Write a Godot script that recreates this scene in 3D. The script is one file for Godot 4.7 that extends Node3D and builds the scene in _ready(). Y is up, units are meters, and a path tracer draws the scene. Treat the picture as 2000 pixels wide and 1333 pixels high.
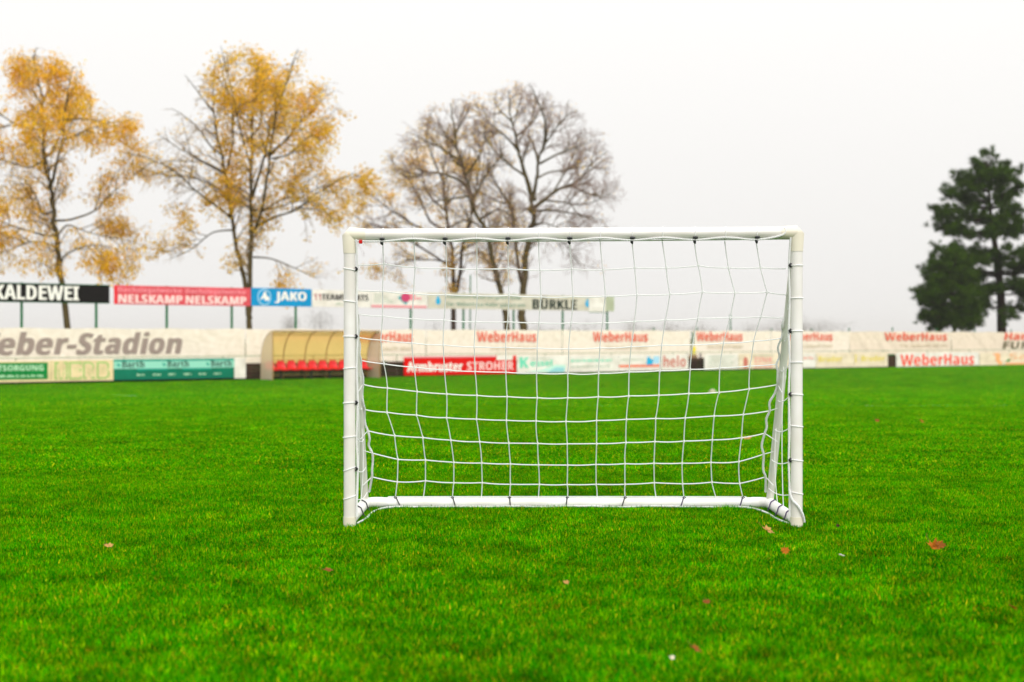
extends Node3D

const EYE := 0.755            # height of the lens above the turf at the goal
const LOW := -0.905           # level of the far touchline, the pitch falls gently towards it
const ALONG := Vector3(0.8, 0, -0.6)      # direction of the far touchline
const BACK := Vector3(-0.6, 0, -0.8)      # away from the pitch
const FENCE := Vector3(-18.02, LOW, -50.1)
const TURN := 0.6435011

# nodes of the back net: one row per horizontal cord, left to right (metres)
var net_nodes := [
	[Vector3(-0.621, 1.136, -5.690), Vector3(-0.516, 1.144, -5.690), Vector3(-0.392, 1.144, -5.690), Vector3(-0.266, 1.144, -5.690), Vector3(-0.141, 1.144, -5.690), Vector3(-0.016, 1.144, -5.690), Vector3(0.107, 1.144, -5.690), Vector3(0.230, 1.144, -5.690), Vector3(0.352, 1.144, -5.690), Vector3(0.479, 1.144, -5.690), Vector3(0.600, 1.144, -5.690), Vector3(0.729, 1.144, -5.690), Vector3(0.850, 1.144, -5.690), Vector3(0.975, 1.144, -5.690), Vector3(1.092, 1.152, -5.690)],
	[Vector3(-0.623, 1.049, -5.741), Vector3(-0.517, 1.053, -5.730), Vector3(-0.390, 1.038, -5.726), Vector3(-0.264, 1.036, -5.723), Vector3(-0.142, 1.032, -5.722), Vector3(-0.015, 1.034, -5.722), Vector3(0.113, 1.026, -5.722), Vector3(0.240, 1.031, -5.722), Vector3(0.366, 1.029, -5.722), Vector3(0.494, 1.037, -5.722), Vector3(0.621, 1.036, -5.722), Vector3(0.750, 1.045, -5.723), Vector3(0.872, 1.037, -5.726), Vector3(1.002, 1.038, -5.733), Vector3(1.107, 1.034, -5.748)],
	[Vector3(-0.629, 0.947, -5.792), Vector3(-0.526, 0.945, -5.779), Vector3(-0.400, 0.934, -5.772), Vector3(-0.270, 0.929, -5.768), Vector3(-0.141, 0.925, -5.767), Vector3(-0.012, 0.926, -5.767), Vector3(0.118, 0.920, -5.767), Vector3(0.248, 0.922, -5.767), Vector3(0.379, 0.923, -5.767), Vector3(0.507, 0.929, -5.767), Vector3(0.641, 0.931, -5.767), Vector3(0.773, 0.940, -5.768), Vector3(0.906, 0.938, -5.771), Vector3(1.038, 0.940, -5.780), Vector3(1.123, 0.930, -5.801)],
	[Vector3(-0.635, 0.852, -5.840), Vector3(-0.531, 0.844, -5.830), Vector3(-0.407, 0.832, -5.822), Vector3(-0.278, 0.827, -5.819), Vector3(-0.149, 0.820, -5.818), Vector3(-0.018, 0.820, -5.818), Vector3(0.111, 0.816, -5.818), Vector3(0.242, 0.816, -5.818), Vector3(0.371, 0.816, -5.818), Vector3(0.501, 0.822, -5.818), Vector3(0.628, 0.828, -5.818), Vector3(0.761, 0.834, -5.819), Vector3(0.894, 0.838, -5.822), Vector3(1.021, 0.841, -5.830), Vector3(1.122, 0.837, -5.848)],
	[Vector3(-0.638, 0.756, -5.889), Vector3(-0.543, 0.745, -5.879), Vector3(-0.414, 0.733, -5.872), Vector3(-0.284, 0.725, -5.869), Vector3(-0.156, 0.717, -5.867), Vector3(-0.026, 0.715, -5.867), Vector3(0.104, 0.712, -5.867), Vector3(0.234, 0.709, -5.867), Vector3(0.363, 0.713, -5.867), Vector3(0.492, 0.718, -5.867), Vector3(0.618, 0.724, -5.867), Vector3(0.746, 0.726, -5.869), Vector3(0.874, 0.733, -5.872), Vector3(1.000, 0.741, -5.880), Vector3(1.117, 0.753, -5.890)],
	[Vector3(-0.631, 0.660, -5.937), Vector3(-0.535, 0.646, -5.933), Vector3(-0.408, 0.632, -5.929), Vector3(-0.282, 0.622, -5.926), Vector3(-0.154, 0.614, -5.925), Vector3(-0.026, 0.611, -5.925), Vector3(0.102, 0.607, -5.925), Vector3(0.232, 0.606, -5.925), Vector3(0.361, 0.606, -5.925), Vector3(0.488, 0.612, -5.925), Vector3(0.616, 0.617, -5.925), Vector3(0.743, 0.623, -5.926), Vector3(0.867, 0.629, -5.929), Vector3(0.994, 0.637, -5.935), Vector3(1.106, 0.644, -5.945)],
	[Vector3(-0.628, 0.558, -5.989), Vector3(-0.525, 0.543, -5.987), Vector3(-0.400, 0.528, -5.984), Vector3(-0.275, 0.518, -5.981), Vector3(-0.148, 0.512, -5.980), Vector3(-0.021, 0.507, -5.980), Vector3(0.106, 0.502, -5.980), Vector3(0.234, 0.502, -5.980), Vector3(0.363, 0.506, -5.980), Vector3(0.491, 0.510, -5.980), Vector3(0.618, 0.513, -5.980), Vector3(0.744, 0.520, -5.981), Vector3(0.872, 0.525, -5.984), Vector3(0.999, 0.539, -5.988), Vector3(1.119, 0.557, -5.989)],
	[Vector3(-0.627, 0.449, -6.044), Vector3(-0.532, 0.438, -6.043), Vector3(-0.406, 0.426, -6.040), Vector3(-0.278, 0.415, -6.038), Vector3(-0.151, 0.409, -6.037), Vector3(-0.024, 0.404, -6.037), Vector3(0.102, 0.401, -6.037), Vector3(0.229, 0.399, -6.037), Vector3(0.359, 0.403, -6.037), Vector3(0.486, 0.408, -6.037), Vector3(0.610, 0.412, -6.037), Vector3(0.736, 0.414, -6.038), Vector3(0.859, 0.422, -6.040), Vector3(0.984, 0.428, -6.045), Vector3(1.097, 0.444, -6.046)],
	[Vector3(-0.618, 0.356, -6.090), Vector3(-0.504, 0.334, -6.101), Vector3(-0.383, 0.326, -6.101), Vector3(-0.263, 0.315, -6.100), Vector3(-0.139, 0.308, -6.100), Vector3(-0.014, 0.302, -6.100), Vector3(0.110, 0.301, -6.100), Vector3(0.237, 0.299, -6.100), Vector3(0.363, 0.300, -6.100), Vector3(0.489, 0.305, -6.100), Vector3(0.613, 0.309, -6.100), Vector3(0.738, 0.311, -6.100), Vector3(0.860, 0.316, -6.101), Vector3(0.986, 0.325, -6.103), Vector3(1.084, 0.345, -6.096)],
	[Vector3(-0.604, 0.256, -6.141), Vector3(-0.495, 0.227, -6.161), Vector3(-0.376, 0.224, -6.165), Vector3(-0.253, 0.214, -6.166), Vector3(-0.132, 0.211, -6.166), Vector3(-0.007, 0.207, -6.166), Vector3(0.115, 0.203, -6.166), Vector3(0.241, 0.202, -6.166), Vector3(0.364, 0.205, -6.166), Vector3(0.490, 0.208, -6.166), Vector3(0.616, 0.210, -6.166), Vector3(0.738, 0.210, -6.166), Vector3(0.863, 0.214, -6.165), Vector3(0.984, 0.217, -6.164), Vector3(1.088, 0.251, -6.144)],
	[Vector3(-0.611, 0.148, -6.196), Vector3(-0.503, 0.123, -6.226), Vector3(-0.380, 0.127, -6.235), Vector3(-0.256, 0.118, -6.239), Vector3(-0.131, 0.118, -6.240), Vector3(-0.007, 0.111, -6.240), Vector3(0.120, 0.111, -6.240), Vector3(0.242, 0.110, -6.240), Vector3(0.369, 0.111, -6.240), Vector3(0.496, 0.111, -6.240), Vector3(0.625, 0.118, -6.240), Vector3(0.749, 0.113, -6.239), Vector3(0.877, 0.121, -6.235), Vector3(0.998, 0.116, -6.227), Vector3(1.106, 0.148, -6.195)],
	[Vector3(-0.628, 0.044, -6.272), Vector3(-0.515, 0.047, -6.272), Vector3(-0.391, 0.052, -6.272), Vector3(-0.263, 0.046, -6.272), Vector3(-0.135, 0.051, -6.272), Vector3(-0.011, 0.046, -6.272), Vector3(0.117, 0.051, -6.272), Vector3(0.244, 0.046, -6.272), Vector3(0.375, 0.051, -6.272), Vector3(0.500, 0.046, -6.272), Vector3(0.636, 0.051, -6.272), Vector3(0.760, 0.046, -6.272), Vector3(0.900, 0.051, -6.272), Vector3(1.020, 0.046, -6.272), Vector3(1.136, 0.044, -6.272)],
]

class Geo:
	var v := PackedVector3Array()
	var n := PackedVector3Array()
	var c := PackedColorArray()
	var i := PackedInt32Array()

	func mesh() -> ArrayMesh:
		var a := []
		a.resize(Mesh.ARRAY_MAX)
		a[Mesh.ARRAY_VERTEX] = v
		a[Mesh.ARRAY_NORMAL] = n
		if c.size() == v.size() and c.size() > 0:
			a[Mesh.ARRAY_COLOR] = c
		a[Mesh.ARRAY_INDEX] = i
		var m := ArrayMesh.new()
		m.add_surface_from_arrays(Mesh.PRIMITIVE_TRIANGLES, a)
		return m

	# a flat face, its corners in any winding, facing away from the point inside
	func face(p: Array, inside: Vector3) -> void:
		var mid := Vector3.ZERO
		for q in p:
			mid += q
		mid /= p.size()
		var nn: Vector3 = (p[1] - p[0]).cross(p[2] - p[0]).normalized()
		var flip := nn.dot(mid - inside) < 0.0
		if flip:
			nn = -nn
		var at := v.size()
		for q in p:
			v.append(q)
			n.append(nn)
		for k in range(1, p.size() - 1):
			i.append(at)
			if flip:
				i.append(at + k)
				i.append(at + k + 1)
			else:
				i.append(at + k + 1)
				i.append(at + k)

	func box(o: Vector3, size: Vector3, b := 0.004) -> void:
		var h := size / 2.0
		b = minf(b, minf(h.x, minf(h.y, h.z)) * 0.45)
		var px := func(x, y, z): return o + Vector3(x * h.x, y * (h.y - b), z * (h.z - b))
		var py := func(x, y, z): return o + Vector3(x * (h.x - b), y * h.y, z * (h.z - b))
		var pz := func(x, y, z): return o + Vector3(x * (h.x - b), y * (h.y - b), z * h.z)
		for s in [-1, 1]:
			face([px.call(s, -1, -1), px.call(s, 1, -1), px.call(s, 1, 1), px.call(s, -1, 1)], o)
			face([py.call(-1, s, -1), py.call(1, s, -1), py.call(1, s, 1), py.call(-1, s, 1)], o)
			face([pz.call(-1, -1, s), pz.call(1, -1, s), pz.call(1, 1, s), pz.call(-1, 1, s)], o)
			for t in [-1, 1]:
				face([px.call(s, t, -1), px.call(s, t, 1), py.call(s, t, 1), py.call(s, t, -1)], o)
				face([px.call(s, -1, t), px.call(s, 1, t), pz.call(s, 1, t), pz.call(s, -1, t)], o)
				face([py.call(-1, s, t), py.call(1, s, t), pz.call(1, s, t), pz.call(-1, s, t)], o)
				for r in [-1, 1]:
					face([px.call(s, t, r), py.call(s, t, r), pz.call(s, t, r)], o)

	# a round bar along points, a radius for each point
	func tube(p: PackedVector3Array, r: PackedFloat32Array, sides: int, caps := true, closed := false) -> void:
		var m := p.size()
		if m < 2:
			return
		var at := v.size()
		var t := (p[1] - p[0]).normalized()
		var u := t.cross(Vector3.UP if absf(t.y) < 0.9 else Vector3.RIGHT).normalized()
		for k in m:
			var d: Vector3
			if closed:
				d = p[(k + 1) % m] - p[(k + m - 1) % m]
			else:
				d = p[mini(k + 1, m - 1)] - p[maxi(k - 1, 0)]
			d = d.normalized()
			if d.length_squared() < 0.5:
				d = t
			t = d
			u = (u - t * u.dot(t)).normalized()
			var w := t.cross(u)
			for s in sides:
				var a := TAU * s / sides
				var o := u * cos(a) + w * sin(a)
				v.append(p[k] + o * r[k])
				n.append(o)
		var loops := m if closed else m - 1
		for k in loops:
			var k2 := (k + 1) % m
			for s in sides:
				var s2 := (s + 1) % sides
				var a0 := at + k * sides + s
				var a1 := at + k * sides + s2
				var b0 := at + k2 * sides + s
				var b1 := at + k2 * sides + s2
				i.append_array(PackedInt32Array([a0, b0, a1, a1, b0, b1]))
		if caps and not closed and sides > 3:
			for e in [0, m - 1]:
				var ring := []
				for s in sides:
					ring.append(v[at + e * sides + s])
				face(ring, p[1] if e == 0 else p[m - 2])

	# a closed two-sided sheet with thickness, from a grid of points (rows of equal length)
	func sheet(g: Array, thick: float) -> void:
		var rows := g.size()
		var cols: int = g[0].size()
		var nn := []
		for a in rows:
			var line := []
			for b in cols:
				var du: Vector3 = g[a][mini(b + 1, cols - 1)] - g[a][maxi(b - 1, 0)]
				var dv: Vector3 = g[mini(a + 1, rows - 1)][b] - g[maxi(a - 1, 0)][b]
				line.append(du.cross(dv).normalized())
			nn.append(line)
		for side in [1.0, -1.0]:
			var at := v.size()
			for a in rows:
				for b in cols:
					v.append(g[a][b] + nn[a][b] * thick * 0.5 * side)
					n.append(nn[a][b] * side)
			for a in rows - 1:
				for b in cols - 1:
					var q := at + a * cols + b
					if side > 0.0:
						i.append_array(PackedInt32Array([q, q + cols, q + 1, q + 1, q + cols, q + cols + 1]))
					else:
						i.append_array(PackedInt32Array([q, q + 1, q + cols, q + 1, q + cols + 1, q + cols]))
		var mid := Vector3.ZERO
		for a in rows:
			for b in cols:
				mid += g[a][b]
		mid /= rows * cols
		for a in rows - 1:
			for b in [0, cols - 1]:
				face([g[a][b] + nn[a][b] * thick * 0.5, g[a + 1][b] + nn[a + 1][b] * thick * 0.5, g[a + 1][b] - nn[a + 1][b] * thick * 0.5, g[a][b] - nn[a][b] * thick * 0.5], mid)
		for b in cols - 1:
			for a in [0, rows - 1]:
				face([g[a][b] + nn[a][b] * thick * 0.5, g[a][b + 1] + nn[a][b + 1] * thick * 0.5, g[a][b + 1] - nn[a][b + 1] * thick * 0.5, g[a][b] - nn[a][b] * thick * 0.5], mid)

var taken := {}
var M := {}
var fonts := {}

func numbered(called: String) -> String:
	if not taken.has(called):
		taken[called] = 0
		return called
	taken[called] += 1
	return "%s_%03d" % [called, taken[called]]

func tag(o: Node, label := "", category := "", group := "", kind := "") -> Node:
	if label:
		o.set_meta("label", label)
	if category:
		o.set_meta("category", category)
	if group:
		o.set_meta("group", group)
	if kind:
		o.set_meta("kind", kind)
	return o

func thing(called: String, label: String, category: String, at := Vector3.ZERO, turn := 0.0, group := "") -> Node3D:
	var o := Node3D.new()
	o.name = numbered(called)
	add_child(o)
	o.position = at
	o.rotation.y = turn
	tag(o, label, category, group)
	return o

func part(called: String, m: Mesh, mat: Material, parent: Node, at := Vector3.ZERO) -> MeshInstance3D:
	var o := MeshInstance3D.new()
	o.name = called
	o.mesh = m
	o.material_override = mat
	o.position = at
	parent.add_child(o, true)
	return o

func paint(r: float, g: float, b: float, rough := 0.6, worn := 0.0) -> StandardMaterial3D:
	var m := StandardMaterial3D.new()
	m.albedo_color = Color(r / 255.0, g / 255.0, b / 255.0)
	m.roughness = rough
	if rough > 0.45:
		m.metallic_specular = 0.25
	if worn > 0.0:
		m.albedo_texture = M["grime%d" % int(worn)]
		m.uv1_triplanar = true
		m.uv1_world_triplanar = true
		m.uv1_scale = Vector3(0.35, 0.35, 0.35)
	return m

func grime(low: float, freq: float, sd: int) -> NoiseTexture2D:
	var n := FastNoiseLite.new()
	n.seed = sd
	n.frequency = freq
	n.fractal_octaves = 5
	var t := NoiseTexture2D.new()
	t.width = 512
	t.height = 512
	t.seamless = true
	t.noise = n
	var g := Gradient.new()
	g.set_color(0, Color(low, low * 0.985, low * 0.95))
	g.set_color(1, Color(1, 1, 1))
	t.color_ramp = g
	return t

func ground_y(d: float) -> float:
	var t := clampf((d - 7.0) / 40.0, 0.0, 1.0)
	return LOW * (0.5 * t + 0.5 * t * t * (3.0 - 2.0 * t))

func on_fence(s: float, n: float, h := 0.0) -> Vector3:
	return FENCE + ALONG * s + BACK * n + Vector3(0, h, 0)

func curve(p: PackedVector3Array, steps: int) -> PackedVector3Array:
	var out := PackedVector3Array()
	for k in p.size() - 1:
		var a := p[maxi(k - 1, 0)]
		var d := p[mini(k + 2, p.size() - 1)]
		for s in steps:
			out.append(p[k].cubic_interpolate(p[k + 1], a, d, float(s) / steps))
	out.append(p[p.size() - 1])
	return out

func even(r: float, count: int) -> PackedFloat32Array:
	var a := PackedFloat32Array()
	a.resize(count)
	a.fill(r)
	return a

# ---------------------------------------------------------------- lettering
func font(kind: String) -> Font:
	if not fonts.has(kind):
		var f := SystemFont.new()
		f.font_names = PackedStringArray(["Droid Serif" if kind.begins_with("serif") else "Droid Sans"])
		f.font_weight = 400 if kind.ends_with("thin") else 700
		var w := FontVariation.new()
		w.base_font = f
		fonts[kind] = w
	return fonts[kind]

# text fitted into the rectangle x0..x1, y0..y1 (metres, in the parent's own axes), lying at depth z
func lettering(parent: Node3D, text: String, x0: float, x1: float, y0: float, y1: float, z: float, mat: Material, kind := "bold", lean := 0.0) -> void:
	var t := TextMesh.new()
	t.text = text
	t.font = font(kind)
	t.font_size = 64
	t.pixel_size = 0.01
	t.depth = 0.02
	t.curve_step = 2.0
	var a := t.get_mesh_arrays()
	var p: PackedVector3Array = a[Mesh.ARRAY_VERTEX]
	var lo := p[0]
	var hi := p[0]
	for q in p:
		lo = lo.min(q)
		hi = hi.max(q)
	var tall := y1 - y0
	for k in p.size():
		var fx := (p[k].x - lo.x) / (hi.x - lo.x)
		var fy := (p[k].y - lo.y) / (hi.y - lo.y)
		p[k] = Vector3(lerpf(x0, x1 - lean * tall, fx) + lean * tall * fy, lerpf(y0, y1, fy), z + (0.003 if p[k].z > (lo.z + hi.z) / 2.0 else -0.003))
	a[Mesh.ARRAY_VERTEX] = p
	a[Mesh.ARRAY_TEX_UV] = null
	a[Mesh.ARRAY_TANGENT] = null
	var m := ArrayMesh.new()
	m.add_surface_from_arrays(Mesh.PRIMITIVE_TRIANGLES, a)
	if kind == "heavy":      # thicker strokes: the same letters again, a hair to the side
		var stroke := (x1 - x0) / maxf(text.length(), 1.0) * 0.07
		for k in p.size():
			p[k] += Vector3(stroke, 0, 0.0012)
		a[Mesh.ARRAY_VERTEX] = p
		m.add_surface_from_arrays(Mesh.PRIMITIVE_TRIANGLES, a)
	part("lettering", m, mat, parent)

# a printed row of words too small to read: uneven short bars
func small_print(parent: Node3D, x0: float, x1: float, y: float, tall: float, z: float, mat: Material, sd: int) -> void:
	var rng := RandomNumberGenerator.new()
	rng.seed = sd
	var g := Geo.new()
	var x := x0
	while x < x1:
		var word := rng.randf_range(2.0, 6.0)
		for k in int(word):
			var wide := tall * rng.randf_range(0.35, 0.6)
			if x + wide > x1:
				break
			var h := tall * rng.randf_range(0.6, 1.0)
			g.box(Vector3(x + wide / 2, y + h / 2, z), Vector3(wide, h, 0.006), 0.001)
			x += wide + tall * 0.18
		x += tall * 0.5
	part("small_print", g.mesh(), mat, parent)

func patch(parent: Node3D, called: String, x0: float, x1: float, y0: float, y1: float, z: float, mat: Material) -> void:
	var g := Geo.new()
	g.box(Vector3((x0 + x1) / 2, (y0 + y1) / 2, z), Vector3(x1 - x0, y1 - y0, 0.006), 0.001)
	part(called, g.mesh(), mat, parent)

func shape(parent: Node3D, called: String, pts: Array, z: float, mat: Material) -> void:
	var flat := PackedVector2Array(pts)
	var tri := Geometry2D.triangulate_polygon(flat)
	var g := Geo.new()
	for k in range(0, tri.size(), 3):
		var q := []
		for j in 3:
			q.append(Vector3(flat[tri[k + j]].x, flat[tri[k + j]].y, z + 0.003))
		g.face(q, q[0] - Vector3(0, 0, 1))
	for k in flat.size():
		var a := flat[k]
		var b := flat[(k + 1) % flat.size()]
		var mid := (a + b) / 2
		g.face([Vector3(a.x, a.y, z + 0.003), Vector3(b.x, b.y, z + 0.003), Vector3(b.x, b.y, z - 0.003), Vector3(a.x, a.y, z - 0.003)], Vector3(mid.x - (b - a).y * 0.01, mid.y + (b - a).x * 0.01, z))
	part(called, g.mesh(), mat, parent)

func disc(o: Vector2, rx: float, ry: float, count := 24) -> Array:
	var p := []
	for k in count:
		p.append(o + Vector2(cos(TAU * k / count) * rx, sin(TAU * k / count) * ry))
	return p

# a flat board along the touchline from s0 to s1, y0 to y1 above the ground there; its own x runs 0..width, y is height above the ground
func board(called: String, label: String, category: String, s0: float, s1: float, y0: float, y1: float, n: float, mat: Material, group := "", thick := 0.03) -> Node3D:
	var t := thing(called, label, category, on_fence(s0, n), TURN, group)
	var g := Geo.new()
	g.box(Vector3((s1 - s0) / 2, (y0 + y1) / 2, 0), Vector3(s1 - s0, y1 - y0, thick), 0.005)
	part("panel", g.mesh(), mat, t)
	return t

# ---------------------------------------------------------------- trees
func sprout(out: Dictionary, p: PackedVector3Array, r0: float, r1: float, level: int, cfg: Dictionary, rng: RandomNumberGenerator) -> void:
	var total := 0.0
	for k in p.size() - 1:
		total += p[k].distance_to(p[k + 1])
	var gap: float = cfg.gap[level]
	var at := total * (0.3 if level == 0 else 0.18) + rng.randf() * gap
	while at < total:
		var left := at
		var k := 0
		while k < p.size() - 2 and left > p[k].distance_to(p[k + 1]):
			left -= p[k].distance_to(p[k + 1])
			k += 1
		var d := (p[k + 1] - p[k]).normalized()
		var o := p[k] + d * left
		var f := at / total
		at += gap * rng.randf_range(0.6, 1.4)
		if o.y < cfg.low:
			continue
		var side := d.cross(Vector3(rng.randfn(), rng.randfn(), rng.randfn())).normalized()
		var a := deg_to_rad(rng.randf_range(28, 62))
		var go := (d * cos(a) + side * sin(a) + Vector3(0, cfg.lift[level], 0)).normalized()
		var reach: float = cfg.reach[level] * rng.randf_range(0.6, 1.25) * (1.0 - (0.45 if level == 0 else 0.4) * f)
		var q := PackedVector3Array([o])
		var steps := 4 if level == 0 else 3 if level == 1 else 2
		for s in steps:
			go = (go + Vector3(rng.randfn(), rng.randfn(), rng.randfn()) * 0.16 + Vector3(0, cfg.bend[level], 0)).normalized()
			var tip := q[q.size() - 1]
			if tip.y + go.y * reach / steps > cfg.top - cfg.dome * (tip.x - cfg.mid) * (tip.x - cfg.mid) - 0.25 * absf(tip.z) + rng.randfn() * 0.25:
				if q.size() > 1:
					break
				go = Vector3(go.x, minf(go.y, 0.0), go.z).normalized()
			q.append(q[q.size() - 1] + go * reach / steps)
		var ra := minf(lerpf(r0, r1, f) * 0.7, cfg.thick[level])
		var radii := PackedFloat32Array()
		for s in q.size():
			radii.append(lerpf(ra, maxf(ra * 0.35, cfg.thin), float(s) / steps))
		(out.geo[mini(level, 1)] as Geo).tube(q, radii, 4 if level == 0 else 3, false)
		if level >= 1:
			for s in range(1, q.size()):
				out.ends.append(q[s])
		if level < 2:
			sprout(out, q, ra, maxf(ra * 0.35, cfg.thin), level + 1, cfg, rng)

func leaf_cluster(rng: RandomNumberGenerator, count: int, spread: float, size: float, hang: float) -> ArrayMesh:
	var g := Geo.new()
	for k in count:
		var o := Vector3(rng.randfn(), rng.randfn() - hang, rng.randfn()) * spread
		var b := Basis.from_euler(Vector3(rng.randf() * TAU, rng.randf() * TAU, rng.randf() * TAU))
		var s := size * rng.randf_range(0.7, 1.25)
		var tint := rng.randf_range(0.72, 1.12)
		var p := [Vector3(0, -s, 0), Vector3(-s * 0.55, 0, s * 0.15), Vector3(0, s, 0), Vector3(s * 0.55, 0, s * 0.15)]
		for j in 4:
			p[j] = o + b * p[j]
		g.face([p[0], p[1], p[2]], o - b.z)
		g.face([p[0], p[2], p[3]], o - b.z)
		for j in 6:
			g.c.append(Color(tint, tint * rng.randf_range(0.9, 1.04), tint))
	return g.mesh()

func scatter(called: String, m: Mesh, mat: Material, places: Array, parent: Node, tints := []) -> MultiMeshInstance3D:
	var mm := MultiMesh.new()
	mm.transform_format = MultiMesh.TRANSFORM_3D
	mm.use_colors = tints.size() > 0
	mm.mesh = m
	mm.instance_count = places.size()
	for k in places.size():
		mm.set_instance_transform(k, places[k])
		if tints.size() > 0:
			mm.set_instance_color(k, tints[k])
	var o := MultiMeshInstance3D.new()
	o.name = called
	o.multimesh = mm
	o.material_override = mat
	o.set_meta("kind", "stuff")
	parent.add_child(o, true)
	return o

func tree(label: String, at: Vector3, limbs: Array, cfg: Dictionary, bark: Material, twig_mat: Material, leaf_mat: Material, sd: int, bare: Callable) -> void:
	var rng := RandomNumberGenerator.new()
	rng.seed = sd
	var t := thing("autumn_tree", label, "tree", at, 0.0, "autumn trees behind the pitch")
	var out := {"geo": [Geo.new(), Geo.new()], "ends": []}
	for k in limbs.size():
		var l: Array = limbs[k]
		var p := curve(PackedVector3Array(l[2]), 4)
		var r := PackedFloat32Array()
		for j in p.size():
			var f := float(j) / (p.size() - 1)
			p[j] += Vector3(rng.randfn(), 0, rng.randfn()) * l[1] * 1.2 * (0.0 if j == 0 else 1.0)
			r.append(lerpf(l[0], l[1], pow(f, 0.8)))
		var g := Geo.new()
		g.tube(p, r, 10 if k == 0 else 7, true)
		part("trunk" if k == 0 else "limb", g.mesh(), bark, t)
		sprout(out, p, l[0], l[1], 0, cfg, rng)
	part("branches", out.geo[0].mesh(), M.branch, t).set_meta("kind", "stuff")
	var tw := part("twigs", out.geo[1].mesh(), twig_mat, t)
	tw.set_meta("kind", "stuff")
	if cfg.leaf <= 0.0:
		return
	var cluster := leaf_cluster(rng, 6, cfg.cluster, cfg.leaf_size, 0.4)
	var places := []
	var tints := []
	var n := FastNoiseLite.new()
	n.seed = sd
	n.frequency = 0.35
	for e in out.ends:
		var chance: float = cfg.leaf * (bare.call(e) as float) * clampf(0.6 + 2.2 * n.get_noise_3dv(e), 0.0, 1.0)
		if rng.randf() < chance:
			places.append(Transform3D(Basis.from_euler(Vector3(rng.randf() * 0.6, rng.randf() * TAU, 0)).scaled(Vector3.ONE * rng.randf_range(0.7, 1.2)), e))
			var b := rng.randf_range(0.75, 1.15)
			var y := rng.randf_range(0.85, 1.1)
			tints.append(Color(b, b * y, b * 0.9))
	scatter("crown", cluster, leaf_mat, places, t, tints)

func needle_tuft(rng: RandomNumberGenerator) -> ArrayMesh:
	var g := Geo.new()
	for k in 46:
		var d := Vector3(rng.randfn(), rng.randfn() * 0.7 + 0.35, rng.randfn()).normalized()
		var s := d.cross(Vector3(rng.randfn(), rng.randfn(), rng.randfn())).normalized() * 0.016
		var l := rng.randf_range(0.2, 0.36)
		g.face([s, -s, d * l], -d.cross(s) * 10.0)
		var tint := rng.randf_range(0.6, 1.25)
		for j in 3:
			g.c.append(Color(tint, tint, tint))
	return g.mesh()

func pine(label: String, at: Vector3, trunk: Array, r: float, whorls: Array, sd: int, per: int) -> void:
	var rng := RandomNumberGenerator.new()
	rng.seed = sd
	var t := thing("pine_tree", label, "tree", at, 0.0, "pines behind the banner on the right")
	var p := curve(PackedVector3Array(trunk), 5)
	var radii := PackedFloat32Array()
	for j in p.size():
		radii.append(lerpf(r, 0.03, pow(float(j) / (p.size() - 1), 1.3)))
	var g := Geo.new()
	g.tube(p, radii, 10)
	part("trunk", g.mesh(), M.pine_bark, t)
	var places := []
	var tints := []
	for w in whorls:
		var k := 0
		while k < p.size() - 2 and p[k + 1].y < w[0]:
			k += 1
		var root := p[k].lerp(p[k + 1], clampf((w[0] - p[k].y) / (p[k + 1].y - p[k].y), 0.0, 1.0))
		for b in w[4]:
			var lift := rng.randf_range(-0.22, 0.22)
			var a: float = TAU * (b + rng.randf_range(-0.2, 0.2)) / w[4]
			var reach: float = lerpf(w[1], w[2], 0.5 + 0.5 * cos(a)) * rng.randf_range(0.82, 1.05)
			var rise: float = w[3] + rng.randf_range(-0.25, 0.45)
			root.y += lift
			var q := PackedVector3Array([root])
			for s in 5:
				var f := (s + 1) / 5.0
				q.append(root + Vector3(cos(a) * reach * f, rise * f * f + rng.randfn() * 0.05, sin(a) * reach * f * 0.9) + Vector3(rng.randfn(), 0, rng.randfn()) * 0.08)
			var lg := Geo.new()
			lg.tube(q, PackedFloat32Array([0.07, 0.06, 0.05, 0.04, 0.03, 0.015]), 5)
			part("limb", lg.mesh(), M.pine_bark, t)
			var many := int(per * reach)
			var knots := []
			for m in int(2 + reach * 1.6):
				knots.append([0.25 + 0.75 * sqrt(rng.randf()), rng.randfn() * 0.2, rng.randf_range(-0.15, 0.45)])
			for m in many:
				var knot: Array = knots[rng.randi() % knots.size()]
				var f: float = clampf(knot[0] + rng.randfn() * 0.07, 0.1, 1.06)
				var o := root + Vector3(cos(a) * reach * f, rise * f * f, sin(a) * reach * f * 0.9)
				var side := Vector3(-sin(a), 0, cos(a))
				o += side * (knot[1] * reach * (0.3 + f) + rng.randfn() * 0.15) + Vector3(rng.randfn() * 0.12, knot[2] + rng.randfn() * 0.17, rng.randfn() * 0.12)
				places.append(Transform3D(Basis.from_euler(Vector3(rng.randfn() * 0.4, rng.randf() * TAU, rng.randfn() * 0.4)).scaled(Vector3.ONE * rng.randf_range(0.8, 1.35)), o))
				var b2 := rng.randf_range(0.7, 1.3)
				tints.append(Color(b2, b2 * rng.randf_range(0.9, 1.1), b2))
			root.y -= lift
	scatter("crown", needle_tuft(rng), M.needles, places, t, tints)

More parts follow.
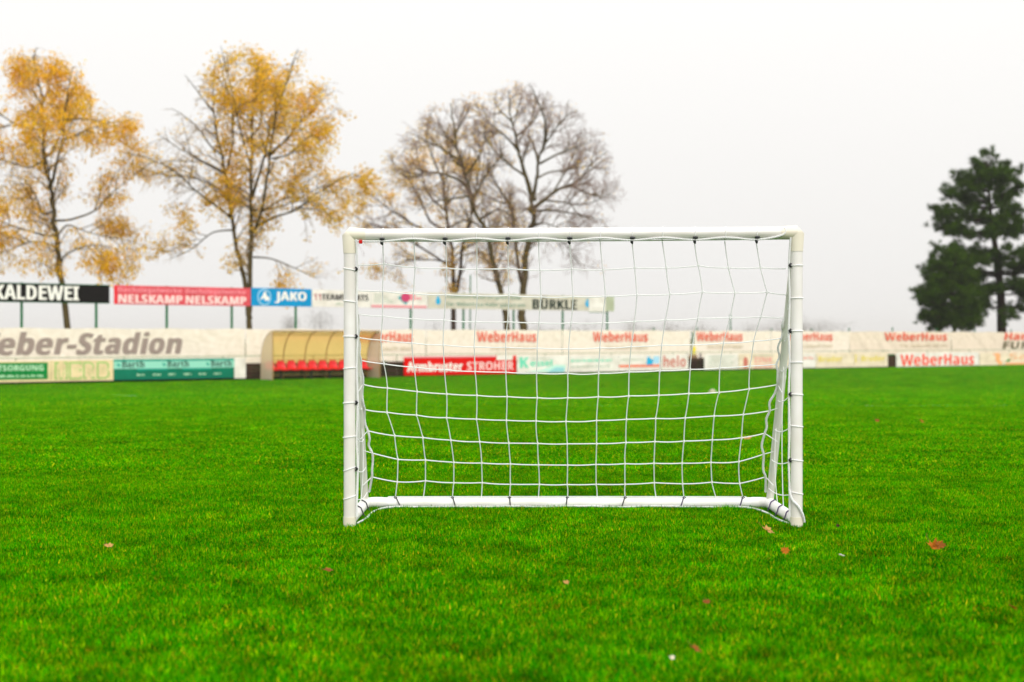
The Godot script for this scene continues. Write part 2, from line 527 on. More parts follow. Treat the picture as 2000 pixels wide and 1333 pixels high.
# ---------------------------------------------------------------- grass
func tuft(rng: RandomNumberGenerator, blades: int) -> ArrayMesh:
	var g := Geo.new()
	for k in blades:
		var o := Vector3(rng.randfn() * 0.03, -0.006, rng.randfn() * 0.03)
		var a := rng.randf() * TAU
		var out := Vector3(cos(a), 0, sin(a))
		var turned := a + PI / 2 + rng.randfn() * 0.5
		var side := Vector3(cos(turned), 0, sin(turned))
		var l := rng.randf_range(0.012, 0.03)
		var w := rng.randf_range(0.0008, 0.0014)
		var lean := rng.randf_range(0.1, 0.75)
		var bend := lean + rng.randf_range(0.1, 0.7)
		var p1 := o + (Vector3.UP * cos(lean) + out * sin(lean)) * l * 0.55
		var p2 := p1 + (Vector3.UP * cos(bend) + out * sin(bend)) * l * 0.45
		var col: Color
		var pick := rng.randf()
		if pick < 0.5:
			col = Color(0.05, 0.285, 0.0)
		elif pick < 0.78:
			col = Color(0.008, 0.2, 0.0)
		elif pick < 0.93:
			col = Color(0.2, 0.39, 0.0)
		else:
			col = Color(0.5, 0.38, 0.01)
		col *= rng.randf_range(0.35, 1.65)
		col.a = 1.0
		var at := g.v.size()
		var nn := side.cross(p1 - o).normalized()
		if nn.y < 0:
			nn = -nn
		var n2 := side.cross(p2 - p1).normalized()
		if n2.y < 0:
			n2 = -n2
		g.v.append_array(PackedVector3Array([o - side * w, o + side * w, p1 - side * w * 0.9, p1 + side * w * 0.9, p2]))
		g.n.append_array(PackedVector3Array([nn, nn, (nn + n2).normalized(), (nn + n2).normalized(), n2]))
		g.c.append_array(PackedColorArray([col, col, col, col, col]))
		# wind so that the upper side is the front
		var up_first := (g.v[at + 1] - g.v[at]).cross(g.v[at + 2] - g.v[at]).dot(nn) > 0
		if up_first:
			g.i.append_array(PackedInt32Array([at, at + 2, at + 1, at + 1, at + 2, at + 3, at + 2, at + 4, at + 3]))
		else:
			g.i.append_array(PackedInt32Array([at, at + 1, at + 2, at + 1, at + 3, at + 2, at + 2, at + 3, at + 4]))
	return g.mesh()

func in_front_of_fence(p: Vector3) -> bool:
	return (p - FENCE).dot(BACK) < -0.12

func lawn() -> void:
	var rng := RandomNumberGenerator.new()
	rng.seed = 11
	var broad := FastNoiseLite.new()
	broad.seed = 3
	broad.frequency = 0.9
	broad.fractal_octaves = 3
	var fine := FastNoiseLite.new()
	fine.seed = 8
	fine.frequency = 6.5
	fine.fractal_octaves = 3
	var yellow := FastNoiseLite.new()
	yellow.seed = 21
	yellow.frequency = 1.6
	yellow.fractal_octaves = 4
	var root := Node3D.new()
	root.name = "lawn_grass"
	add_child(root)
	tag(root, "short green turf of the football pitch, flecked with yellow blades", "grass", "", "stuff")
	var kinds := 4
	var meshes := []
	for k in kinds:
		meshes.append(tuft(rng, 320))
	# nearest first: [from, to, spread of a tuft, height, tufts per square metre]
	for band in [[1.7, 8.0, 1.0, 1.0, 320.0], [8.0, 22.0, 2.0, 1.05, 84.0], [22.0, 92.0, 5.0, 1.2, 15.0]]:
		var places := []
		var tints := []
		for k in kinds:
			places.append([])
			tints.append([])
		var d: float = band[0]
		var step: float = 1.0 / sqrt(band[4])
		while d < band[1]:
			var half: float = 0.37 * d + 1.3
			var x := -half
			while x < half:
				var p := Vector3(x + rng.randfn() * step * 0.5, 0, -d + rng.randfn() * step * 0.5)
				x += step
				if not in_front_of_fence(p):
					continue
				p.y = ground_y(-p.z)
				var k := rng.randi() % kinds
				var wide: float = band[2] * rng.randf_range(0.85, 1.2)
				var tall: float = band[3] * rng.randf_range(0.85, 1.25) * (1.0 + 0.25 * fine.get_noise_2d(p.x, p.z))
				places[k].append(Transform3D(Basis(Vector3.UP, rng.randf() * TAU) * Basis.from_scale(Vector3(wide, tall, wide)), p))
				var b := 1.0 + 0.24 * broad.get_noise_2d(p.x, p.z) + 0.7 * fine.get_noise_2d(p.x, p.z) + rng.randf_range(-0.12, 0.12)
				var y := clampf(0.05 + 0.9 * yellow.get_noise_2d(p.x, p.z) + 0.7 * yellow.get_noise_2d(p.x * 3.0, p.z * 3.0), -0.5, 0.6)
				y += 0.5 * clampf((-p.z - 14.0) / 14.0, 0.0, 1.0) * broad.get_noise_2d(p.x * 0.24, p.z * 0.1)
				tints[k].append(Color(b * (1.0 + 0.5 * y), b * (1.0 + 0.12 * y), b))
			d += step
		for k in kinds:
			scatter("grass_tufts", meshes[k], M.grass, places[k], root, tints[k])
	# what is left of a marked line: blades that still carry white paint
	var white := []
	for seg in [[Vector2(-9.6, 34.5), Vector2(-8.9, 33.6), 120, 0.9], [Vector2(-8.9, 33.6), Vector2(-4.2, 27.5), 90, 0.5], [Vector2(0.3, 22.2), Vector2(4.6, 22.0), 110, 0.35], [Vector2(4.6, 22.0), Vector2(9.5, 22.4), 150, 0.35]]:
		for k in seg[2]:
			var q: Vector2 = (seg[0] as Vector2).lerp(seg[1], rng.randf())
			white.append(Transform3D(Basis(Vector3.UP, rng.randf() * TAU) * Basis.from_scale(Vector3(seg[3] * 2.0, 1.1, seg[3] * 2.0)), Vector3(q.x + rng.randfn() * 0.04, ground_y(q.y), -q.y + rng.randfn() * 0.04)))
	scatter("painted_grass_tufts", tuft(rng, 40), M.line_paint, white, root)

# ---------------------------------------------------------------- fallen leaves
func fallen_leaf(label: String, at: Vector3, size: float, mat: Material, turn: float, curl: float, tilt: Vector2) -> void:
	var outline := [Vector2(0, -0.5), Vector2(0.12, -0.28), Vector2(0.42, -0.34), Vector2(0.34, -0.12), Vector2(0.55, 0.1), Vector2(0.3, 0.12), Vector2(0.32, 0.36), Vector2(0.13, 0.26), Vector2(0, 0.56), Vector2(-0.13, 0.26), Vector2(-0.34, 0.38), Vector2(-0.3, 0.12), Vector2(-0.56, 0.06), Vector2(-0.34, -0.12), Vector2(-0.4, -0.36), Vector2(-0.12, -0.28)]
	var g := Geo.new()
	var up := func(q: Vector2) -> Vector3: return Vector3(q.x * size, (q.x * q.x * curl + q.y * q.y * curl * 0.6 + sin(q.x * 9.0 + q.y * 6.0) * 0.05) * size, q.y * size)
	var mid: Vector3 = up.call(Vector2.ZERO)
	for k in outline.size():
		var a: Vector3 = up.call(outline[k])
		var b: Vector3 = up.call(outline[(k + 1) % outline.size()])
		g.face([mid, a, b], mid + Vector3(0, -1, 0))
		var low := Vector3(0, -0.0012, 0)
		g.face([mid + low, a + low, b + low], mid + Vector3(0, 1, 0))
		g.face([a, b, b + low, a + low], mid)
	var t := thing("fallen_leaf", label, "leaf", at, turn, "fallen leaves on the turf")
	t.rotation = Vector3(tilt.x, turn, tilt.y)
	part("blade", g.mesh(), mat, t)
	var s := Geo.new()
	s.tube(curve(PackedVector3Array([up.call(Vector2(0, 0.3)) + Vector3(0, 0.001, 0), Vector3(0, 0.001, 0), up.call(Vector2(0, -0.5)), Vector3(size * 0.1, curl * size * 0.3, -size * 0.9)]), 3), even(size * 0.014, 10), 5)
	part("stalk", s.mesh(), M.leaf_stalk, t)

# ---------------------------------------------------------------- the goal
func ring(o: Vector3, u: Vector3, w: Vector3, r: float, thick: float, count := 20) -> ArrayMesh:
	var p := PackedVector3Array()
	for k in count:
		p.append(o + u * cos(TAU * k / count) * r + w * sin(TAU * k / count) * r)
	var g := Geo.new()
	g.tube(p, even(thick, count), 6, false, true)
	return g.mesh()

func pipe(p: PackedVector3Array, r: float, sides := 28) -> ArrayMesh:
	var g := Geo.new()
	g.tube(p, even(r, p.size()), sides)
	return g.mesh()

func rope(p: PackedVector3Array, r: float, rng: RandomNumberGenerator) -> ArrayMesh:
	# resample evenly, then lay three strands round one another
	var c := Curve3D.new()
	for q in p:
		c.add_point(q)
	var long := c.get_baked_length()
	var steps := int(long / 0.006)
	var g := Geo.new()
	for strand in 3:
		var q := PackedVector3Array()
		for k in steps + 1:
			var at := long * k / steps
			var o := c.sample_baked(at)
			var t := (c.sample_baked(minf(at + 0.01, long)) - c.sample_baked(maxf(at - 0.01, 0.0))).normalized()
			var u := t.cross(Vector3(0.31, 0.53, 0.79)).normalized()
			var w := t.cross(u)
			var a := at * 210.0 + TAU * strand / 3.0
			q.append(o + (u * cos(a) + w * sin(a)) * r * 0.55)
		g.tube(q, even(r * 0.6, q.size()), 5, false)
	return g.mesh()

func slack(a: Vector3, b: Vector3, sag: Vector3, steps := 5) -> PackedVector3Array:
	var p := PackedVector3Array()
	for k in steps + 1:
		var f := float(k) / steps
		p.append(a.lerp(b, f) + sag * 4.0 * f * (1.0 - f))
	return p

func goal() -> void:
	var xl := -0.648
	var xr := 1.136
	var zf := -5.67
	var zb := -6.285
	var t := thing("football_goal", "small white plastic football goal standing on the turf", "goal", Vector3.ZERO)
	t.position = Vector3((xl + xr) / 2, 0, zf)
	var o := -t.position
	var tl := Vector3(xl, 1.166, zf)
	var tr := Vector3(xr, 1.174, zf)
	part("crossbar", pipe(PackedVector3Array([tl + Vector3(0.05, 0, 0), tr - Vector3(0.05, 0, 0)]), 0.0235), M.pvc, t, o)
	# the sleeve that joins the two halves of the crossbar
	part("sleeve", pipe(PackedVector3Array([tl.lerp(tr, 0.481), tl.lerp(tr, 0.509)]), 0.0241), M.pvc, t, o)
	for e in [[xl, tl, 1.0], [xr, tr, -1.0]]:
		var x: float = e[0]
		var top: Vector3 = e[1]
		var s: float = e[2]
		part("post", pipe(PackedVector3Array([Vector3(x, 0.035, zf), Vector3(x, top.y - 0.05, zf)]), 0.0235), M.pvc, t, o)
		# mitred elbow at the top corner
		var g := Geo.new()
		g.tube(PackedVector3Array([top + Vector3(s * 0.065, 0, 0), top + Vector3(s * 0.004, 0, 0), top + Vector3(0, -0.004, 0), top + Vector3(0, -0.075, 0)]), PackedFloat32Array([0.0249, 0.0297, 0.0297, 0.0249]), 28)
		part("elbow", g.mesh(), M.joint, t, o)
		# foot and side tube
		part("foot", pipe(PackedVector3Array([Vector3(x, -0.02, zf), Vector3(x, 0.04, zf)]), 0.0252), M.joint, t, o)
		part("side_tube", pipe(PackedVector3Array([Vector3(x, 0.0255, zf - 0.018), Vector3(x, 0.0255, zb + 0.05)]), 0.0228), M.pvc_ground, t, o)
		part("back_elbow", pipe(curve(PackedVector3Array([Vector3(x, 0.0255, zb + 0.075), Vector3(x + s * 0.004, 0.0255, zb + 0.035), Vector3(x + s * 0.035, 0.0255, zb + 0.004), Vector3(x + s * 0.075, 0.0255, zb)]), 5), 0.0243), M.pvc_ground, t, o)
		var brace := part("brace", pipe(PackedVector3Array([top + Vector3(0, -0.02, -0.02), Vector3(x, 0.04, zb + 0.03)]), 0.0165, 20), M.pvc_shade, t, o)
		var b0 := top + Vector3(0, -0.02, -0.02)
		var b1 := Vector3(x, 0.04, zb + 0.03)
		part("brace_collar", pipe(PackedVector3Array([b0.lerp(b1, 0.5), b0.lerp(b1, 0.515)]), 0.0175, 20), M.pvc_shade, brace)
	part("back_tube", pipe(PackedVector3Array([Vector3(xl + 0.05, 0.0255, zb), Vector3(xr - 0.05, 0.0255, zb)]), 0.0228), M.pvc_ground, t, o)

	# the net, tied to the frame
	var rng := RandomNumberGenerator.new()
	rng.seed = 4
	var nt := thing("goal_net", "white square-mesh net hanging from the crossbar of the small goal", "net", Vector3((xl + xr) / 2, 0, zf))
	var rows := net_nodes.size()
	var cols: int = net_nodes[0].size()
	for r in range(1, rows - 1):
		var g := Geo.new()
		for c in cols - 1:
			g.tube(slack(net_nodes[r][c], net_nodes[r][c + 1], Vector3(0, -0.0022 + rng.randfn() * 0.0008, 0)), even(0.0026, 6), 6, false)
		part("horizontal_cord", g.mesh(), M.cord, nt, o)
	for c in range(1, cols - 1):
		var g := Geo.new()
		for r in rows - 1:
			var a: Vector3 = net_nodes[r][c]
			var b: Vector3 = net_nodes[r + 1][c]
			if r == 0:
				a = Vector3(a.x, tl.y - 0.025, zf - 0.01)
			g.tube(slack(a, b, Vector3(rng.randfn() * 0.0012, 0, -0.002)), even(0.0022, 6), 6, false)
			if r > 0:
				g.tube(PackedVector3Array([a + Vector3(0, 0.007, 0.001), a + Vector3(0.001, 0, 0.002), a + Vector3(0, -0.007, 0.001)]), PackedFloat32Array([0.0026, 0.0042, 0.0026]), 6, false)
		part("vertical_cord", g.mesh(), M.cord, nt, o)
	# loops over the crossbar, a dark clip on every second one
	var hung := PackedVector3Array([Vector3(xl + 0.022, tl.y - 0.026, zf + 0.016)])
	for c in range(1, cols - 1):
		var x: float = net_nodes[0][c].x
		var y := lerpf(tl.y, tr.y, (x - xl) / (xr - xl))
		part("crossbar_loop", ring(Vector3(x, y, zf), Vector3(0.06, 1, 0).normalized(), Vector3(0, 0, 1), 0.025, 0.0019), M.cord, nt, o)
		hung.append(Vector3(x, y - (0.028 if c % 2 == 1 else 0.019), zf + (0.017 if c % 2 == 1 else 0.0205)))
		if c % 2 == 1:
			var g := Geo.new()
			g.tube(PackedVector3Array([Vector3(x - 0.009, y - 0.0195, zf + 0.0195), Vector3(x, y - 0.019, zf + 0.022), Vector3(x + 0.009, y - 0.0195, zf + 0.0195)]), PackedFloat32Array([0.004, 0.0055, 0.004]), 8)
			g.tube(PackedVector3Array([Vector3(x - 0.005, y - 0.029, zf + 0.016), Vector3(x - 0.002, y - 0.036, zf + 0.017), Vector3(x + 0.001, y - 0.042, zf + 0.011)]), PackedFloat32Array([0.0045, 0.0065, 0.003]), 8)
			part("clip", g.mesh(), M.clip, nt, o)
	hung.append(Vector3(xr - 0.06, tr.y - 0.01, zf + 0.0245))
	hung.append(Vector3(xr - 0.05, tr.y + 0.018, zf + 0.021))
	part("head_rope", rope(curve(hung, 5), 0.0042, rng), M.cord, nt, o)
	var line := Geo.new()
	line.tube(slack(Vector3(xl + 0.02, tl.y - 0.0245, zf - 0.004), Vector3(xr - 0.02, tr.y - 0.0245, zf - 0.004), Vector3(0, -0.004, 0), 20), even(0.0028, 21), 6, false)
	part("head_line", line.mesh(), M.cord, nt, o)
	var tg := Geo.new()
	tg.box(Vector3(xl + 0.046, tl.y - 0.03, zf + 0.018), Vector3(0.0135, 0.0145, 0.008), 0.002)
	part("red_tag", tg.mesh(), M.red_tag, nt, o)
	# ties round the posts and the lacing rope along them
	var heights := [[1.028, 0.9, 0.76, 0.634, 0.496, 0.36, 0.232, 0.118], [1.043, 0.913, 0.782, 0.657, 0.529, 0.402, 0.267, 0.136]]
	for e in 2:
		var x: float = [xl, xr][e]
		var s: float = [1.0, -1.0][e]
		var lace := PackedVector3Array([Vector3(x + s * 0.028, [tl, tr][e].y - 0.02, zf + 0.02)])
		for k in 8:
			var h: float = heights[e][k]
			var tilt: float = [0.18, 0.12, 0.02, -0.1, -0.08, -0.12, -0.35, -0.32][k] * (1.0 if e == 0 else 0.0) + [0.0, 0.0, 0.0, 0.0, 0.07, 0.1, 0.12, 0.2][k] * (1.0 if e == 1 else 0.0)
			part("post_tie", ring(Vector3(x, h, zf), Vector3(s, -tilt * s if e == 1 else -tilt, 0).normalized(), Vector3(0, 0, 1), 0.0252, 0.0024), M.cord, nt, o)
			lace.append(Vector3(x + s * (0.0285 + (0.0035 if k % 2 == 0 else 0.0)), h, zf + 0.004))
			if k % 2 == (0 if e == 1 or k < 1 else 0):
				var g := Geo.new()
				g.tube(PackedVector3Array([Vector3(x + s * 0.025, h + 0.008, zf + 0.01), Vector3(x + s * 0.031, h + 0.001, zf + 0.013), Vector3(x + s * 0.025, h - 0.008, zf + 0.01)]), PackedFloat32Array([0.0035, 0.0055, 0.0035]), 8)
				part("clip", g.mesh(), M.clip, nt, o)
		lace.append(Vector3(x + s * 0.029, 0.04, zf + 0.006))
		part("lacing_rope", rope(curve(lace, 5), 0.0042, rng), M.cord, nt, o)
		# side of the net: upright and level cords between post, brace and side tube, a little slack
		for c in 3:
			var f := (c + 1) / 4.6
			var z := lerpf(zf, zb, f)
			var yt := lerpf(1.12, 0.06, f)
			var g := Geo.new()
			g.tube(slack(Vector3(x, yt, z), Vector3(x, 0.05, z - 0.01), Vector3(s * (0.004 + 0.004 * c), 0, rng.randfn() * 0.01), 8), even(0.002, 9), 6, false)
			part("side_cord", g.mesh(), M.cord, nt, o)
		for k in range(1, 8):
			var h: float = heights[e][k] - 0.01
			var f := clampf((1.12 - h) / 1.06, 0.0, 1.0)
			var a := Vector3(x + s * 0.029, h, zf - 0.01)
			var b := Vector3(x + s * 0.01, h - 0.03, lerpf(zf, zb, f))
			var g := Geo.new()
			g.tube(slack(a, b, Vector3(s * 0.004, -0.012, 0), 6), even(0.002, 7), 6, false)
			part("side_cord", g.mesh(), M.cord, nt, o)
		# rope where the side meets the back, loose in its lower half
		var edge := PackedVector3Array()
		for r in range(3, rows - 1):
			var q: Vector3 = net_nodes[r][0 if e == 0 else cols - 1]
			edge.append(q)
			if r < rows - 2:
				var q2: Vector3 = net_nodes[r + 1][0 if e == 0 else cols - 1]
				edge.append(q.lerp(q2, 0.35) + Vector3(rng.randfn() * 0.005, 0, rng.randfn() * 0.004))
				edge.append(q.lerp(q2, 0.7) + Vector3(rng.randfn() * 0.006, rng.randfn() * 0.004, rng.randfn() * 0.004))
		edge.append(Vector3(x + s * 0.018, 0.075, zb + 0.02))
		part("edge_rope", rope(curve(edge, 3), 0.0048, rng), M.cord, nt, o)
		for r in range(6, rows - 1):
			var q: Vector3 = net_nodes[r][0 if e == 0 else cols - 1]
			var g := Geo.new()
			g.tube(slack(q, Vector3(x, q.y - 0.035 + 0.05 * (r % 2), q.z + 0.02), Vector3.ZERO, 2), even(0.0022, 3), 6, false)
			part("side_cord", g.mesh(), M.cord, nt, o)
		# foot rope along the side tube, with dark straps
		var foot := PackedVector3Array([Vector3(x + s * 0.03, 0.012, zf - 0.02), Vector3(x + s * 0.046, 0.008, zf - 0.2), Vector3(x + s * 0.05, 0.008, zb + 0.22), Vector3(x + s * 0.09, 0.01, zb + 0.07), Vector3(x + s * 0.16, 0.012, zb + 0.036)])
		part("foot_rope", rope(curve(foot, 5), 0.0045, rng), M.cord, nt, o)
		for z in ([-5.92, -6.12] if e == 0 else [-5.78, -5.95, -6.13]):
			var g := Geo.new()
			g.tube(curve(PackedVector3Array([Vector3(x - s * 0.005, 0.0545, z - 0.02), Vector3(x + s * 0.018, 0.046, z), Vector3(x + s * 0.027, 0.026, z + 0.008), Vector3(x + s * 0.036, 0.01, z + 0.012)]), 4), even(0.0027, 13), 6)
			part("strap", g.mesh(), M.strap_purple if e == 1 else M.clip, nt, o)
	part("loose_rope", rope(curve(PackedVector3Array([Vector3(xr - 0.03, 0.15, zf + 0.008), Vector3(xr - 0.022, 0.112, zf + 0.02), Vector3(xr + 0.002, 0.085, zf + 0.0295), Vector3(xr + 0.02, 0.05, zf + 0.024), Vector3(xr + 0.029, 0.02, zf + 0.008)]), 5), 0.0048, rng), M.cord, nt, o)
	# foot rope and clips along the back tube
	var back := PackedVector3Array([Vector3(xl + 0.16, 0.012, zb + 0.036)])
	for k in 13:
		back.append(Vector3(lerpf(xl + 0.22, xr - 0.22, k / 12.0), 0.009 + rng.randf() * 0.004, zb + 0.03))
	back.append(Vector3(xr - 0.16, 0.012, zb + 0.036))
	part("foot_rope", rope(curve(back, 4), 0.0042, rng), M.cord, nt, o)
	var top_line := Geo.new()
	top_line.tube(slack(Vector3(xl + 0.1, 0.052, zb + 0.006), Vector3(xr - 0.1, 0.052, zb + 0.006), Vector3(0, 0.001, 0), 16), even(0.0018, 17), 6, false)
	part("back_line", top_line.mesh(), M.cord, nt, o)
	for c in range(1, cols - 1, 2):
		var x: float = net_nodes[rows - 1][c].x
		var lean := lerpf(0.024, -0.016, (c - 1) / 8.0)
		lean = maxf(lean, -0.017)
		var g := Geo.new()
		g.tube(curve(PackedVector3Array([Vector3(x, 0.0545, zb + 0.004), Vector3(x + lean * 0.25, 0.047, zb + 0.0185), Vector3(x + lean * 0.6, 0.03, zb + 0.0275), Vector3(x + lean, 0.012, zb + 0.03)]), 4), even(0.0026, 13), 6)
		part("strap", g.mesh(), M.strap_purple if c > 9 else M.clip, nt, o)
		part("strap_hook", ring(Vector3(x, 0.05, zb + 0.018), Vector3(1, 0, 0), Vector3(0, 0.7, 0.7).normalized(), 0.0055, 0.0016, 12), M.clip, nt, o)

# ---------------------------------------------------------------- the dugout
func dugout() -> void:
	var t := thing("team_dugout", "curved amber team shelter with a row of red seats", "dugout", on_fence(12.45, -0.7), TURN)
	var half := 2.42
	var profile := func(f: float) -> Vector2:
		if f < 0.3:
			return Vector2(-0.5, lerpf(0.12, 0.75, f / 0.3))
		var a := (f - 0.3) / 0.7 * PI / 2
		return Vector2(0.5 - cos(a), 0.75 + 1.16 * sin(a))
	for b in 6:
		var x := lerpf(-half, half, b / 5.0)
		var p := PackedVector3Array([Vector3(x, 0.0, -0.5)])
		for k in 25:
			var q: Vector2 = profile.call(k / 24.0)
			p.append(Vector3(x, q.y, q.x))
		part("rib", pipe(p, 0.022, 8), M.rib, t)
		if b == 5:
			break
		var grid := []
		for k in 25:
			var q: Vector2 = profile.call(k / 24.0)
			var line := []
			for j in 2:
				line.append(Vector3(lerpf(x + 0.024, lerpf(-half, half, (b + 1) / 5.0) - 0.024, j), q.y, q.x))
			grid.append(line)
		var g := Geo.new()
		g.sheet(grid, 0.008)
		part("roof_panel", g.mesh(), M.amber, t)
	for h in [[0.5, 1.91], [-0.02, 1.745], [-0.5, 0.75], [-0.5, 0.14]]:
		part("purlin", pipe(PackedVector3Array([Vector3(-half, h[1] + 0.026, h[0]), Vector3(half, h[1] + 0.026, h[0])]), 0.014, 8), M.rib, t)
	for s in [-1.0, 1.0]:
		var x: float = s * (half + 0.03)
		var flat := PackedVector2Array([Vector2(0.5, 0.02), Vector2(-0.5, 0.02)])
		for k in 25:
			flat.append(profile.call(k / 24.0))
		var tri := Geometry2D.triangulate_polygon(flat)
		var g := Geo.new()
		for k in range(0, tri.size(), 3):
			for side in [-1.0, 1.0]:
				var q := []
				for j in 3:
					q.append(Vector3(x + side * 0.003, flat[tri[k + j]].y, flat[tri[k + j]].x))
				g.face(q, Vector3(x - side, 0.5, 0))
		part("side_panel", g.mesh(), M.clear_panel, t)
		part("front_post", pipe(PackedVector3Array([Vector3(s * half, 0, 0.5), Vector3(s * half, 1.9, 0.5)]), 0.018, 8), M.rib, t)
	# bench beam, legs and seats
	var beam := Geo.new()
	beam.box(Vector3(0, 0.33, -0.12), Vector3(2 * half - 0.2, 0.06, 0.06), 0.005)
	part("bench_beam", beam.mesh(), M.dark_steel, t)
	for x in [-1.75, -0.4, 0.45, 1.75]:
		var g := Geo.new()
		g.box(Vector3(x, 0.15, -0.12), Vector3(0.06, 0.3, 0.06), 0.005)
		g.box(Vector3(x, 0.015, -0.1), Vector3(0.08, 0.03, 0.3), 0.005)
		part("leg", g.mesh(), M.dark_steel, t)
	var rim := [[0.16, 0.365, 0.2], [0.19, 0.39, 0.215], [0.16, 0.41, 0.22], [0.0, 0.395, 0.22], [-0.14, 0.4, 0.215], [-0.2, 0.45, 0.21], [-0.235, 0.55, 0.2], [-0.255, 0.66, 0.175], [-0.265, 0.72, 0.13], [-0.268, 0.745, 0.07]]
	var grid := []
	for r in rim:
		var line := []
		for j in 9:
			var f := j / 4.0 - 1.0
			line.append(Vector3(f * r[2], r[1] + 0.02 * f * f, r[0] + 0.025 * f * f))
		grid.append(line)
	var sg := Geo.new()
	sg.sheet(grid, 0.012)
	var seat := sg.mesh()
	for k in 10:
		part("seat", seat, M.seat_red, t, Vector3(-half + 0.3 + 0.4711 * k, 0, -0.12))

# ---------------------------------------------------------------- the far touchline
func banner(label: String, s0: float, s1: float, sd: int, mat: Material, amount := 0.014) -> Node3D:
	var t := thing("mesh_banner", label, "banner", on_fence(s0, 1.5), TURN, "banners along the far touchline")
	var w := s1 - s0
	var n := FastNoiseLite.new()
	n.seed = sd
	n.frequency = 0.5
	var grid := []
	var cols := int(w / 0.14) + 2
	for r in 14:
		var f := r / 13.0
		var line := []
		for c in cols:
			var x := w * c / (cols - 1)
			# pulled up where it is tied to the posts every 2.8 m, hanging between
			var bay := fposmod(s0 + x - 1.27, 2.82) / 2.82
			var sag := 0.035 * sin(bay * PI)
			line.append(Vector3(x, lerpf(0.5, 2.03 - sag, f), amount * (n.get_noise_2d(x * 1.6 + f * 2.0, f * 1.2) * 1.3 + 0.5 * n.get_noise_2d(x * 5.0 - f * 4.0, 40.0 + f * 2.0))))
		grid.append(line)
	var g := Geo.new()
	g.sheet(grid, 0.004)
	part("cloth", g.mesh(), mat, t)
	return t

func house_print(t: Node3D, s0: float, a: float, b: float, top: float) -> void:
	lettering(t, "WeberHaus", a - s0, b - s0, top - 0.5, top, 0.03, M.print_red)
	lettering(t, "Die Zukunft leben", a - s0 + (b - a) * 0.24, b - s0, top - 0.86, top - 0.66, 0.03, M.print_tan, "thin")

